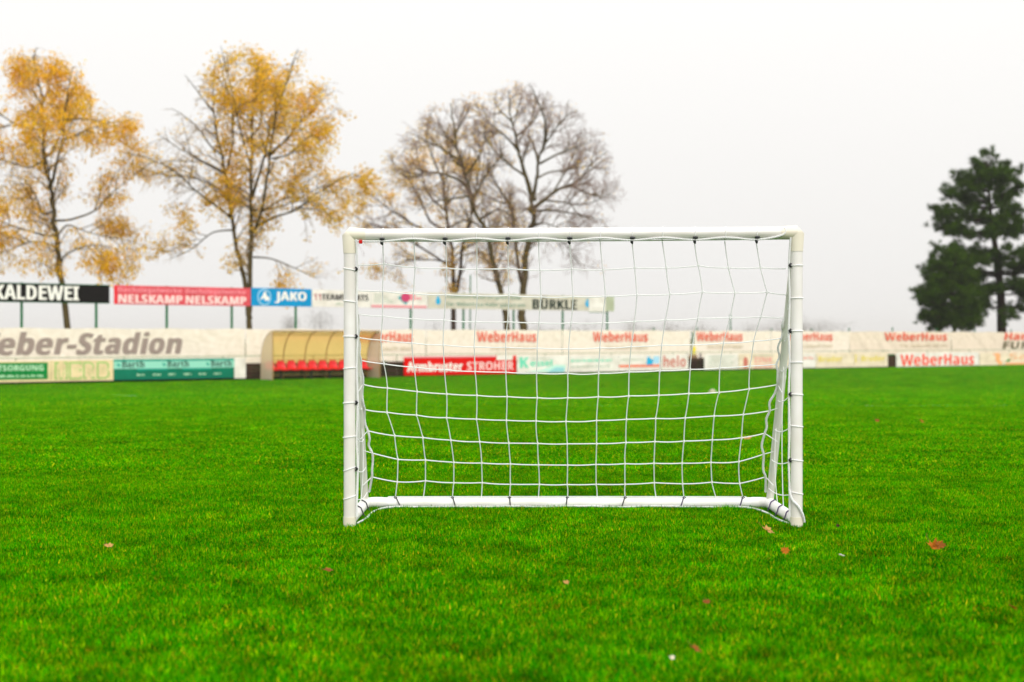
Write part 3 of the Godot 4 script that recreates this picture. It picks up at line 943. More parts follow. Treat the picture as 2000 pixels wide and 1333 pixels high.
func touchline() -> void:
	var rng := RandomNumberGenerator.new()
	rng.seed = 9
	# plank barrier behind the advertising boards
	var t := thing("plank_barrier", "low barrier of dark brown planks behind the advertising boards", "barrier", on_fence(-4.0, 0.12), TURN)
	var woods := [paint(74, 52, 44, 0.85, 1), paint(62, 44, 38, 0.85, 1), paint(84, 62, 52, 0.85, 1)]
	for k in 18:
		var a := k * 4.0
		for r in 4:
			var g := Geo.new()
			g.box(Vector3(a + 2.0 + rng.randf_range(-0.01, 0.01), 0.09 + 0.165 * r, rng.randf_range(-0.008, 0.008)), Vector3(3.97, 0.14, 0.035), 0.006)
			part("plank", g.mesh(), woods[rng.randi() % 3], t)
		var pg := Geo.new()
		pg.box(Vector3(a, 0.34, -0.06), Vector3(0.09, 0.68, 0.08), 0.006)
		part("stake", pg.mesh(), M.sign_green, t)
	# hand rail
	var rl := thing("hand_rail", "long pale green pipe rail above the advertising boards", "rail", on_fence(-4.0, 0.2), TURN)
	for k in 18:
		part("rail", pipe(PackedVector3Array([Vector3(k * 4.0, 0.94, 0), Vector3(k * 4.0 + 3.99, 0.94, 0)]), 0.024, 10), M.rail, rl)
		part("rail_post", pipe(PackedVector3Array([Vector3(k * 4.0 + 0.6, 0.0, -0.03), Vector3(k * 4.0 + 0.6, 0.93, -0.03)]), 0.024, 10), M.rail, rl)

	# sign posts
	var n := 0
	for s in [-1.55, 1.27, 4.08, 6.91, 9.68, 12.57, 15.39, 18.24, 21.06, 23.89, 26.81, 29.59]:
		var words: String = ["left of the frame under the black sign", "under the black lettered sign, left of the first trunk", "under the right end of the black sign", "under the middle of the red sign", "under the right end of the red sign", "under the blue sign", "behind the left goal post", "under the sign with the pink stripe", "right of the third trunk under the long pale sign", "between the two leaning trunks", "under the large dark lettering", "at the end of the row of raised signs"][n]
		var pt := thing("sign_post", "green steel post " + words, "post", on_fence(s, 1.7), TURN, "green posts carrying the raised signs")
		part("shaft", pipe(PackedVector3Array([Vector3(0, 0, 0), Vector3(0, 3.66, 0)]), 0.05, 10), M.sign_green, pt)
		part("cap", pipe(PackedVector3Array([Vector3(0, 3.66, 0), Vector3(0, 3.69, 0)]), 0.05, 10), M.sign_green, pt)
		n += 1
	n = 0
	for e in [[32.66, 2.14], [35.67, 2.16], [38.08, 2.84], [41.2, 2.15], [44.4, 2.15], [47.51, 2.2], [51.34, 2.25], [55.44, 2.2], [59.2, 2.15], [63.0, 2.15]]:
		var words: String = ["first right of the raised signs", "at the yellow strip", "standing well above the banner beside the far wood", "hidden by the right goal post", "just right of the goal", "second right of the goal", "left of the middle of the long right banner", "left of the small pine", "left of the large pine trunk", "at the right edge"][n]
		var pt := thing("banner_post", "green post holding the banner, " + words, "post", on_fence(e[0], 1.7), TURN, "green posts holding the banner")
		part("shaft", pipe(PackedVector3Array([Vector3(0, 0, 0), Vector3(0, e[1], 0)]), 0.035, 10), M.sign_green, pt)
		part("cap", pipe(PackedVector3Array([Vector3(0, e[1], 0), Vector3(0, e[1] + 0.02, 0)]), 0.04, 10), M.sign_green, pt)
		n += 1
	var sp := thing("thin_pole", "thin green pole between the third trunk and the leaning trunks", "pole", on_fence(22.6, 3.4), TURN)
	part("shaft", pipe(PackedVector3Array([Vector3(0, 0, 0), Vector3(0.05, 4.6, 0)]), 0.03, 8), M.sign_green, sp)

	# raised signs
	var up := "raised signs above the banner"
	var s := board("raised_sign", "black sign with KALDEWEI in white capitals", "sign", -2.6, 4.56, 2.97, 3.65, 1.6, M.black_sign, up)
	lettering(s, "KALDEWEI", 2.84, 5.95, 0.09 + 2.97, 3.6, 0.02, M.white_print, "heavy")
	patch(s, "edge_strip", 0, 7.16, 3.645, 3.67, 0.016, M.sign_green)
	patch(s, "edge_strip", 0, 7.16, 2.955, 2.975, 0.016, M.sign_green)
	s = board("raised_sign", "pinkish red sign reading NELSKAMP twice in white", "sign", 4.74, 10.46, 2.94, 3.67, 1.6, M.pink_sign, up)
	patch(s, "frame_edge", 0.0, 0.1, 2.95, 3.66, 0.017, M.pink_deep)
	for k in 2:
		lettering(s, "Dachziegelwerke", 0.16 + 2.75 * k, 2.75 + 2.75 * k, 3.36, 3.6, 0.02, M.pink_print)
		lettering(s, "NELSKAMP", 0.16 + 2.75 * k, 2.75 + 2.75 * k, 2.99, 3.32, 0.02, M.pale_print, "heavy")
	s = board("raised_sign", "bright blue sign with round white emblem and JAKO", "sign", 10.49, 13.26, 2.95, 3.69, 1.6, M.blue_sign, up)
	lettering(s, "JAKO", 1.06, 2.5, 3.08, 3.56, 0.02, M.white_print, "heavy")
	shape(s, "emblem_ring", disc(Vector2(0.58, 3.32), 0.31, 0.34), 0.019, M.pale_blue)
	shape(s, "emblem_field", disc(Vector2(0.58, 3.32), 0.265, 0.295), 0.0225, M.blue_sign)
	shape(s, "emblem", [Vector2(0.36, 3.2), Vector2(0.5, 3.36), Vector2(0.56, 3.52), Vector2(0.66, 3.56), Vector2(0.66, 3.4), Vector2(0.8, 3.3), Vector2(0.8, 3.2), Vector2(0.6, 3.16), Vector2(0.6, 3.28)], 0.026, M.white_print)
	s = board("raised_sign", "white sign reading 11TEAMSPORTS, crossed by the left goal post", "sign", 13.27, 16.12, 2.95, 3.67, 1.6, M.white_sign, up)
	lettering(s, "11", 0.1, 0.42, 3.24, 3.5, 0.02, M.print_maroon)
	lettering(s, "TEAMSPORTS", 0.46, 2.72, 3.24, 3.5, 0.02, M.dark_print, "heavy")
	small_print(s, 1.15, 2.0, 3.05, 0.1, 0.02, M.print_sage, 5)
	s = board("raised_sign", "white sign with magenta and teal emblem and pink bottom stripe", "sign", 16.14, 19.02, 2.94, 3.66, 1.6, M.white_sign, up)
	patch(s, "stripe", 0.02, 2.86, 2.96, 3.07, 0.018, M.pink_stripe)
	for k in 5:
		small_print(s, 0.16, 0.6 + 0.16 * k, 3.52 - 0.085 * k, 0.05, 0.02, M.print_sage, 30 + k)
	shape(s, "emblem_diamond", [Vector2(1.35, 3.4), Vector2(1.7, 3.72 - 0.1), Vector2(2.0, 3.4), Vector2(1.78, 3.1)], 0.019, M.teal_print)
	shape(s, "emblem_blob", disc(Vector2(1.76, 3.42), 0.24, 0.2), 0.0225, M.magenta)
	patch(s, "emblem_bar", 1.95, 2.25, 3.3, 3.58, 0.0185, M.pink_stripe)
	small_print(s, 2.3, 2.65, 3.34, 0.14, 0.02, M.pink_stripe, 44)
	s = board("raised_sign", "long pale sign with two lines of green text", "sign", 19.06, 29.15, 2.95, 3.66, 1.6, M.grey_sign, up)
	lettering(s, "Fundament Bauen mit gutem Keller", 1.0, 5.2, 3.38, 3.6, 0.02, M.print_green, "thin")
	lettering(s, "Der WeberHaus-Keller gebaut von", 1.0, 5.4, 3.04, 3.26, 0.02, M.print_green, "thin")
	lettering(s, "BÜRKLE", 5.85, 8.5, 3.0, 3.6, 0.02, M.dark_green_print, "heavy")
	for x in [0.55, 9.18]:
		shape(s, "drop_emblem", [Vector2(x, 3.56), Vector2(x + 0.13, 3.3), Vector2(x + 0.08, 3.14), Vector2(x - 0.08, 3.14), Vector2(x - 0.13, 3.3)], 0.02, M.sky_print)
	s = board("raised_sign", "small blank white panel at the right end of the sign row", "sign", 28.3, 29.35, 2.9, 3.62, 1.55, M.white_sign, up)
	patch(s, "lower_frame", 0.0, 1.05, 2.87, 2.9, 0.0, M.sign_green)
	s = board("raised_sign", "narrow grey panel on the last post of the sign row", "sign", 29.42, 29.95, 2.94, 3.68, 1.6, M.rail, up)

	# banners
	var b := banner("cream banner printed Weber-Stadion in grey slanted letters", -3.0, 10.17, 1, M.banner)
	lettering(b, "Weber-Stadion", 2.15, 10.5, 1.04, 1.88, 0.03, M.print_grey, "heavy", 0.22)
	b = banner("blank cream banner and red WeberHaus print behind the dugout", 10.2, 18.9, 2, M.banner)
	house_print(b, 10.2, 15.35, 18.2, 1.96)
	b = banner("cream banner with red WeberHaus in the middle of the goal", 18.93, 26.6, 3, M.banner)
	house_print(b, 18.93, 21.65, 25.05, 1.96)
	b = banner("cream banner with red WeberHaus right of the goal's middle", 26.63, 35.0, 4, M.banner)
	house_print(b, 26.63, 28.5, 32.05, 1.96)
	b = banner("cream banner with red WeberHaus starting at the yellow strip", 35.1, 40.9, 5, M.banner)
	house_print(b, 35.1, 35.4, 38.75, 1.98)
	patch(b, "yellow_strip", 0.02, 0.22, 0.82, 1.2, 0.05, M.yellow)
	patch(b, "dark_strap", 0.0, 0.1, 1.3, 1.95, 0.05, M.sign_green)
	b = banner("cream banner with red WeberHaus cut by the right goal post", 40.93, 47.3, 6, M.banner, 0.025)
	house_print(b, 40.93, 42.1, 45.85, 1.98)
	b = banner("creased beige banner with red WeberHaus left of the small pine", 47.33, 56.6, 7, M.banner_beige, 0.035)
	house_print(b, 47.33, 50.35, 56.15, 1.98)
	b = banner("creased beige banner with red and dark print at the right edge", 56.63, 70.0, 8, M.banner_beige, 0.035)
	lettering(b, "Hansen", 5.3, 10.2, 1.5, 1.98, 0.05, M.print_red, "bold", 0.2)
	lettering(b, "FURNIER", 5.15, 11.6, 0.98, 1.42, 0.05, M.print_olive, "bold", 0.2)

	# boards along the pitch
	var low := "advertising boards along the far touchline"
	s = board("advertising_board", "cream board with green ENTSORGUNG panel at the left edge", "board", -3.6, 1.76, 0.08, 0.83, 0.0, M.cream, low)
	patch(s, "green_panel", 0.3, 5.25, 0.17, 0.77, 0.017, M.board_green)
	lettering(s, "ENTSORGUNG", 3.1, 5.1, 0.48, 0.69, 0.022, M.pale_mint)
	small_print(s, 3.0, 5.1, 0.26, 0.09, 0.022, M.pale_mint, 61)
	s = board("advertising_board", "cream board with outlined pale green letters MERB", "board", 1.77, 4.09, 0.08, 0.84, 0.0, M.cream, low)
	for k in 4:
		var x := 0.14 + 0.52 * k
		lettering(s, "MERB"[k], x, x + 0.46, 0.15, 0.77, 0.017, M.merb_green)
		lettering(s, "MERB"[k], x + 0.045, x + 0.415, 0.195, 0.725, 0.022, M.cream)
	s = board("advertising_board", "teal board printed Barth three times", "board", 4.1, 8.96, 0.09, 0.86, 0.0, M.teal_deep, low)
	patch(s, "pale_band", 0.0, 4.86, 0.5, 0.78, 0.0165, M.teal_pale)
	patch(s, "top_band", 0.0, 4.86, 0.79, 0.855, 0.0165, M.teal_mid)
	for k in 3:
		lettering(s, "Barth", 0.3 + 1.78 * k, 1.2 + 1.78 * k, 0.55, 0.8, 0.022, M.dark_green_print, "serif")
		shape(s, "leaf_emblem", [Vector2(0.1 + 1.78 * k, 0.7), Vector2(0.26 + 1.78 * k, 0.68), Vector2(0.2 + 1.78 * k, 0.56)], 0.021, M.teal_mid)
	patch(s, "step", 0.9, 2.1, 0.44, 0.5, 0.0165, M.teal_mid)
	patch(s, "step", 2.7, 3.9, 0.44, 0.5, 0.0165, M.teal_mid)
	for k in 6:
		small_print(s, 0.9 + 0.62 * k, 1.22 + 0.62 * k, 0.24, 0.075, 0.02, M.pale_mint, 70 + k)
	board("advertising_board", "narrow blank white board beside the dugout", "board", 8.97, 9.46, 0.07, 0.87, 0.0, M.white_sign, low)
	s = board("advertising_board", "bright red board with white lettering seen through the net", "board", 16.8, 22.75, 0.05, 0.86, 0.0, M.red_sign, low)
	lettering(s, "Armbruster", 0.15, 3.0, 0.19, 0.64, 0.02, M.white_print, "heavy")
	lettering(s, "STROHER", 3.25, 5.8, 0.22, 0.6, 0.02, M.pale_print)
	patch(s, "white_patch", 4.85, 5.75, 0.66, 0.86, 0.018, M.white_sign)
	patch(s, "top_rim", 0.0, 4.8, 0.8, 0.86, 0.018, M.pink_stripe)
	s = board("advertising_board", "white board with turquoise letter K and green text", "board", 22.8, 28.84, 0.06, 0.84, 0.0, M.white_sign, low)
	lettering(s, "K", 0.15, 0.62, 0.3, 0.78, 0.02, M.mint_print, "heavy")
	lettering(s, "essel", 0.75, 2.0, 0.36, 0.66, 0.02, M.mint_print, "heavy")
	small_print(s, 0.85, 1.9, 0.68, 0.05, 0.02, M.print_sage, 81)
	shape(s, "wave", [Vector2(0.4, 0.1), Vector2(1.4, 0.2), Vector2(2.2, 0.42), Vector2(2.8, 0.4), Vector2(2.75, 0.1)], 0.018, M.mint_pale)
	shape(s, "wave_deep", [Vector2(1.7, 0.08), Vector2(2.2, 0.3), Vector2(2.72, 0.3), Vector2(2.72, 0.08)], 0.0215, M.sky_pale)
	small_print(s, 3.1, 5.6, 0.54, 0.12, 0.02, M.mint_print, 83)
	small_print(s, 3.1, 5.5, 0.28, 0.1, 0.02, M.print_sage, 84)
	s = board("advertising_board", "white board with orange-red stripe and blue emblem", "board", 28.86, 31.56, 0.07, 0.84, 0.0, M.white_sign, low)
	patch(s, "stripe", 0.0, 2.66, 0.25, 0.36, 0.018, M.orange_print)
	small_print(s, 0.1, 1.6, 0.58, 0.07, 0.02, M.print_sage, 86)
	shape(s, "emblem", [Vector2(1.75, 0.35), Vector2(1.8, 0.72), Vector2(1.95, 0.74), Vector2(2.0, 0.62), Vector2(2.2, 0.62), Vector2(2.15, 0.36)], 0.0225, M.sky_print)
	patch(s, "pale_square", 2.22, 2.6, 0.4, 0.76, 0.018, M.pale_blue)
	s = board("advertising_board", "white board reading helo in dull red", "board", 31.6, 33.4, 0.07, 0.84, 0.0, M.white_sign, low)
	lettering(s, "helo", 0.12, 1.62, 0.22, 0.78, 0.02, M.helo_print, "bold")
	s = board("gate_panel", "brown panel between grey posts in the gap beside helo", "gate", 33.6, 34.3, 0.05, 0.8, 0.3, M.brown_panel)
	for x in [-0.12, 0.8]:
		patch(s, "gate_post", x, x + 0.14, 0.0, 0.88, 0.06, M.grey_post)
	s = board("advertising_board", "white board with faint grey-green text right of the gap", "board", 34.5, 36.9, 0.07, 0.84, 0.0, M.white_sign, low)
	for k in 4:
		small_print(s, 0.25, 2.1 - 0.2 * (k % 2), 0.68 - 0.15 * k, 0.07, 0.02, M.print_sage, 90 + k)
	s = board("advertising_board", "pale board with red-brown figure and faded red ZINK", "board", 36.93, 41.7, 0.07, 0.84, 0.0, M.cream_pale, low)
	shape(s, "figure", [Vector2(0.35, 0.1), Vector2(0.32, 0.5), Vector2(0.42, 0.68), Vector2(0.58, 0.66), Vector2(0.66, 0.45), Vector2(0.6, 0.1)], 0.02, M.helo_print)
	lettering(s, "ZINK", 1.1, 2.5, 0.38, 0.66, 0.02, M.faded_red)
	lettering(s, "ZINK", 1.1, 2.5, 0.1, 0.3, 0.02, M.faded_red)
	small_print(s, 1.1, 2.6, 0.72, 0.06, 0.02, M.print_sage, 96)
	s = board("advertising_board", "white board with small mauve print right of the goal", "board", 41.73, 42.75, 0.06, 0.84, 0.0, M.white_sign, low)
	small_print(s, 0.05, 0.95, 0.52, 0.14, 0.02, M.faded_red, 98)
	s = board("advertising_board", "cream board with yellow lettering nearer the goal", "board", 42.78, 45.85, 0.05, 0.84, 0.0, M.cream_pale, low)
	lettering(s, "Bruder", 0.2, 2.1, 0.36, 0.68, 0.02, M.yellow_print)
	s = board("advertising_board", "cream board with yellow lettering beside the dark gap", "board", 45.88, 48.75, 0.05, 0.84, 0.0, M.cream_pale, low)
	lettering(s, "Bruder", 0.6, 2.6, 0.36, 0.68, 0.02, M.yellow_print)
	patch(s, "yellow_line", 0.08, 0.18, 0.3, 0.74, 0.018, M.yellow_print)
	s = board("gap_cover", "dark brown boarded gap with green top between boards", "panel", 48.8, 49.45, 0.0, 0.74, 0.05, M.brown_dark)
	patch(s, "green_top", 0.0, 0.65, 0.68, 0.745, 0.018, M.sign_green)
	s = board("advertising_board", "white board with large bright red WeberHaus", "board", 49.5, 57.2, 0.02, 0.81, 0.0, M.white_sign, low)
	lettering(s, "WeberHaus", 0.35, 7.2, 0.06, 0.74, 0.02, M.bright_red)
	s = board("advertising_board", "pale board with orange lettering and green leaf at right edge", "board", 57.25, 68.0, 0.0, 0.76, 0.0, M.cream_pale, low)
	lettering(s, "Sander", 3.0, 9.0, 0.34, 0.72, 0.02, M.faded_orange, "thin")
	shape(s, "figure", [Vector2(1.3, 0.7), Vector2(1.6, 0.55), Vector2(1.6, 0.3), Vector2(1.95, 0.02), Vector2(2.35, 0.08), Vector2(2.0, 0.35), Vector2(2.1, 0.55), Vector2(1.95, 0.74)], 0.02, M.faded_orange)
	shape(s, "leaf", [Vector2(2.6, 0.2), Vector2(2.85, 0.36), Vector2(3.15, 0.34), Vector2(2.95, 0.2)], 0.02, M.board_green)
	patch(s, "stripe", 2.6, 10.7, 0.02, 0.14, 0.018, M.faded_orange)

func far_tree(label: String, u: float, dist: float, tall: float, wide: float, sd: int) -> void:
	var rng := RandomNumberGenerator.new()
	rng.seed = sd
	var t := thing("distant_tree", label, "tree", Vector3(u * dist, LOW, -dist), 0.0, "hazy trees on the horizon")
	var g := Geo.new()
	g.tube(PackedVector3Array([Vector3.ZERO, Vector3(0.2, tall * 0.5, 0), Vector3(0, tall * 0.9, 0)]), PackedFloat32Array([0.5, 0.3, 0.08]), 6)
	part("trunk", g.mesh(), M.bark_grey, t)
	part("crown", far_crown(rng, Vector3(0, tall * 0.6, 0), Vector3(wide, tall * 0.4, wide), 900), M.far_leaves, t).set_meta("kind", "stuff")

func far_crown(rng: RandomNumberGenerator, o: Vector3, size: Vector3, count: int, g := Geo.new()) -> ArrayMesh:
	for k in count:
		var d := Vector3(rng.randfn(), rng.randfn(), rng.randfn()) * 0.5
		if d.length() > 1.15:
			continue
		var q := o + d * size
		var b := Basis.from_euler(Vector3(rng.randf() * TAU, rng.randf() * TAU, 0))
		var s := rng.randf_range(0.3, 0.7)
		g.face([q + b * Vector3(-s, 0, 0), q + b * Vector3(s, 0, 0), q + b * Vector3(0, s * 1.4, 0.1)], q - b.z)
	return g.mesh()

func materials() -> void:
	M["grime1"] = grime(0.62, 0.012, 2)
	M["grime2"] = grime(0.84, 0.01, 5)
	M["grime3"] = grime(0.9, 0.02, 7)
	M.pvc = paint(242, 239, 238, 0.32, 3)
	M.pvc.clearcoat_enabled = true
	M.pvc.clearcoat = 0.3
	M.pvc.clearcoat_roughness = 0.25
	M.pvc_ground = paint(248, 248, 248, 0.35, 3)
	M.pvc_shade = paint(240, 240, 235, 0.4, 3)
	M.joint = paint(238, 232, 216, 0.4, 3)
	M.cord = paint(252, 252, 252, 0.8)
	M.cord.backlight_enabled = true
	M.cord.backlight = Color(0.9, 0.9, 0.9)
	M.clip = paint(26, 26, 30, 0.45)
	M.strap_purple = paint(48, 26, 80, 0.45)
	M.red_tag = paint(200, 30, 25, 0.5)
	M.grass = StandardMaterial3D.new()
	M.grass.vertex_color_use_as_albedo = true
	M.grass.roughness = 0.85
	M.grass.specular_mode = BaseMaterial3D.SPECULAR_DISABLED
	M.grass.backlight_enabled = true
	M.grass.backlight = Color(0.8, 0.8, 0.6)
	M.line_paint = paint(225, 228, 215, 0.9)
	M.soil = paint(44, 72, 8, 1.0, 1)
	M.soil.specular_mode = BaseMaterial3D.SPECULAR_DISABLED
	M.leaf_stalk = paint(120, 80, 45, 0.7)
	M.leaf_orange = paint(206, 122, 22, 0.75, 1)
	M.leaf_rust = paint(164, 96, 30, 0.75, 1)
	M.leaf_tan = paint(222, 172, 96, 0.75, 1)
	M.petal = paint(238, 226, 206, 0.7, 2)
	M.bark_olive = paint(108, 94, 58, 0.95, 1)
	M.bark_grey = paint(92, 74, 62, 0.95, 1)
	M.twig_olive = paint(168, 142, 104, 0.95)
	M.twig_grey = paint(142, 116, 104, 0.95)
	M.branch = paint(124, 106, 76, 0.95, 2)
	M.pine_bark = paint(66, 48, 40, 0.95, 1)
	M.gold = StandardMaterial3D.new()
	M.gold.albedo_color = Color(1.0, 0.83, 0.1)
	M.gold.vertex_color_use_as_albedo = true
	M.gold.roughness = 0.7
	M.gold.backlight_enabled = true
	M.gold.backlight = Color(0.95, 0.92, 0.8)
	M.gold_pale = M.gold.duplicate()
	M.gold_pale.albedo_color = Color(1.0, 0.84, 0.32)
	M.needles = StandardMaterial3D.new()
	M.needles.albedo_color = Color(0.24, 0.34, 0.06)
	M.needles.specular_mode = BaseMaterial3D.SPECULAR_DISABLED
	M.needles.vertex_color_use_as_albedo = true
	M.needles.roughness = 0.75
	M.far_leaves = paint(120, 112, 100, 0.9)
	# far touchline
	M.rail = paint(196, 204, 176, 0.6, 2)
	M.sign_green = paint(4, 118, 66, 0.5, 2)
	M.black_sign = paint(26, 21, 21, 0.5, 1)
	M.white_print = paint(244, 240, 232, 0.6)
	M.pink_sign = paint(238, 92, 104, 0.55, 2)
	M.pink_deep = paint(236, 40, 52, 0.55)
	M.pink_print = paint(244, 150, 160, 0.6)
	M.pale_print = paint(250, 214, 210, 0.6)
	M.blue_sign = paint(0, 158, 222, 0.5, 2)
	M.pale_blue = paint(170, 216, 240, 0.5)
	M.white_sign = paint(252, 247, 240, 0.5, 2)
	M.grey_sign = paint(226, 220, 204, 0.6, 2)
	M.print_maroon = paint(168, 70, 74, 0.6)
	M.dark_print = paint(40, 36, 36, 0.6)
	M.print_sage = paint(176, 188, 168, 0.6)
	M.pink_stripe = paint(232, 150, 158, 0.6)
	M.teal_print = paint(46, 160, 168, 0.6)
	M.magenta = paint(206, 66, 110, 0.6)
	M.print_green = paint(58, 128, 108, 0.6)
	M.dark_green_print = paint(22, 42, 36, 0.6)
	M.sky_print = paint(30, 172, 222, 0.6)
	M.sky_pale = paint(150, 208, 216, 0.6)
	M.banner = paint(252, 242, 226, 0.9, 3)
	M.banner_beige = paint(244, 230, 210, 0.9, 3)
	M.print_grey = paint(158, 142, 132, 0.9)
	M.print_red = paint(232, 100, 74, 0.9)
	M.print_tan = paint(206, 194, 164, 0.9)
	M.print_olive = paint(118, 112, 84, 0.9)
	M.yellow = paint(240, 222, 20, 0.6)
	M.cream = paint(248, 226, 178, 0.6, 2)
	M.cream_pale = paint(250, 234, 208, 0.6, 2)
	M.board_green = paint(0, 142, 62, 0.5, 2)
	M.pale_mint = paint(196, 232, 196, 0.6)
	M.merb_green = paint(126, 190, 92, 0.6)
	M.teal_deep = paint(0, 126, 98, 0.5, 2)
	M.teal_mid = paint(20, 158, 136, 0.5)
	M.teal_pale = paint(150, 216, 194, 0.5)
	M.red_sign = paint(240, 6, 0, 0.5, 2)
	M.mint_print = paint(112, 216, 182, 0.6)
	M.mint_pale = paint(196, 234, 220, 0.6)
	M.orange_print = paint(240, 120, 84, 0.6)
	M.helo_print = paint(204, 116, 100, 0.6)
	M.brown_panel = paint(178, 146, 110, 0.8, 1)
	M.brown_dark = paint(78, 56, 36, 0.8, 1)
	M.grey_post = paint(128, 124, 124, 0.6, 2)
	M.faded_red = paint(234, 160, 148, 0.6)
	M.yellow_print = paint(228, 206, 84, 0.6)
	M.bright_red = paint(244, 70, 42, 0.6)
	M.faded_orange = paint(246, 176, 120, 0.6)
	M.rib = paint(164, 130, 74, 0.5)
	M.amber = paint(255, 234, 160, 0.2)
	M.amber.albedo_color.a = 0.12
	M.amber.transparency = BaseMaterial3D.TRANSPARENCY_ALPHA
	M.amber.refraction_enabled = true
	M.amber.refraction_scale = 0.05
	M.clear_panel = paint(232, 212, 186, 0.4)
	M.clear_panel.albedo_color.a = 0.5
	M.clear_panel.transparency = BaseMaterial3D.TRANSPARENCY_ALPHA
	M.dark_steel = paint(56, 58, 44, 0.6)
	M.seat_red = paint(214, 0, 0, 0.4)

func ground() -> void:
	var xs := []
	for k in range(-20, 21):
		xs.append(signf(k) * pow(absf(k) / 20.0, 2.2) * 1400.0)
	var ds := [-40.0, -10.0, 0.0, 3.0, 5.0, 7.0]
	for k in range(1, 41):
		ds.append(7.0 + k)
	ds.append_array([60.0, 90.0, 150.0, 300.0, 700.0, 1500.0, 2600.0])
	var g := Geo.new()
	for d in ds:
		for x in xs:
			g.v.append(Vector3(x, ground_y(d), -d))
			g.n.append(Vector3.UP)
	var w := xs.size()
	for a in ds.size() - 1:
		for b in w - 1:
			var q := a * w + b
			g.i.append_array(PackedInt32Array([q, q + w, q + 1, q + 1, q + w, q + w + 1]))
	var o := part("ground", g.mesh(), M.soil, self)
	tag(o, "flat ground under the turf, reaching the horizon", "", "", "structure")

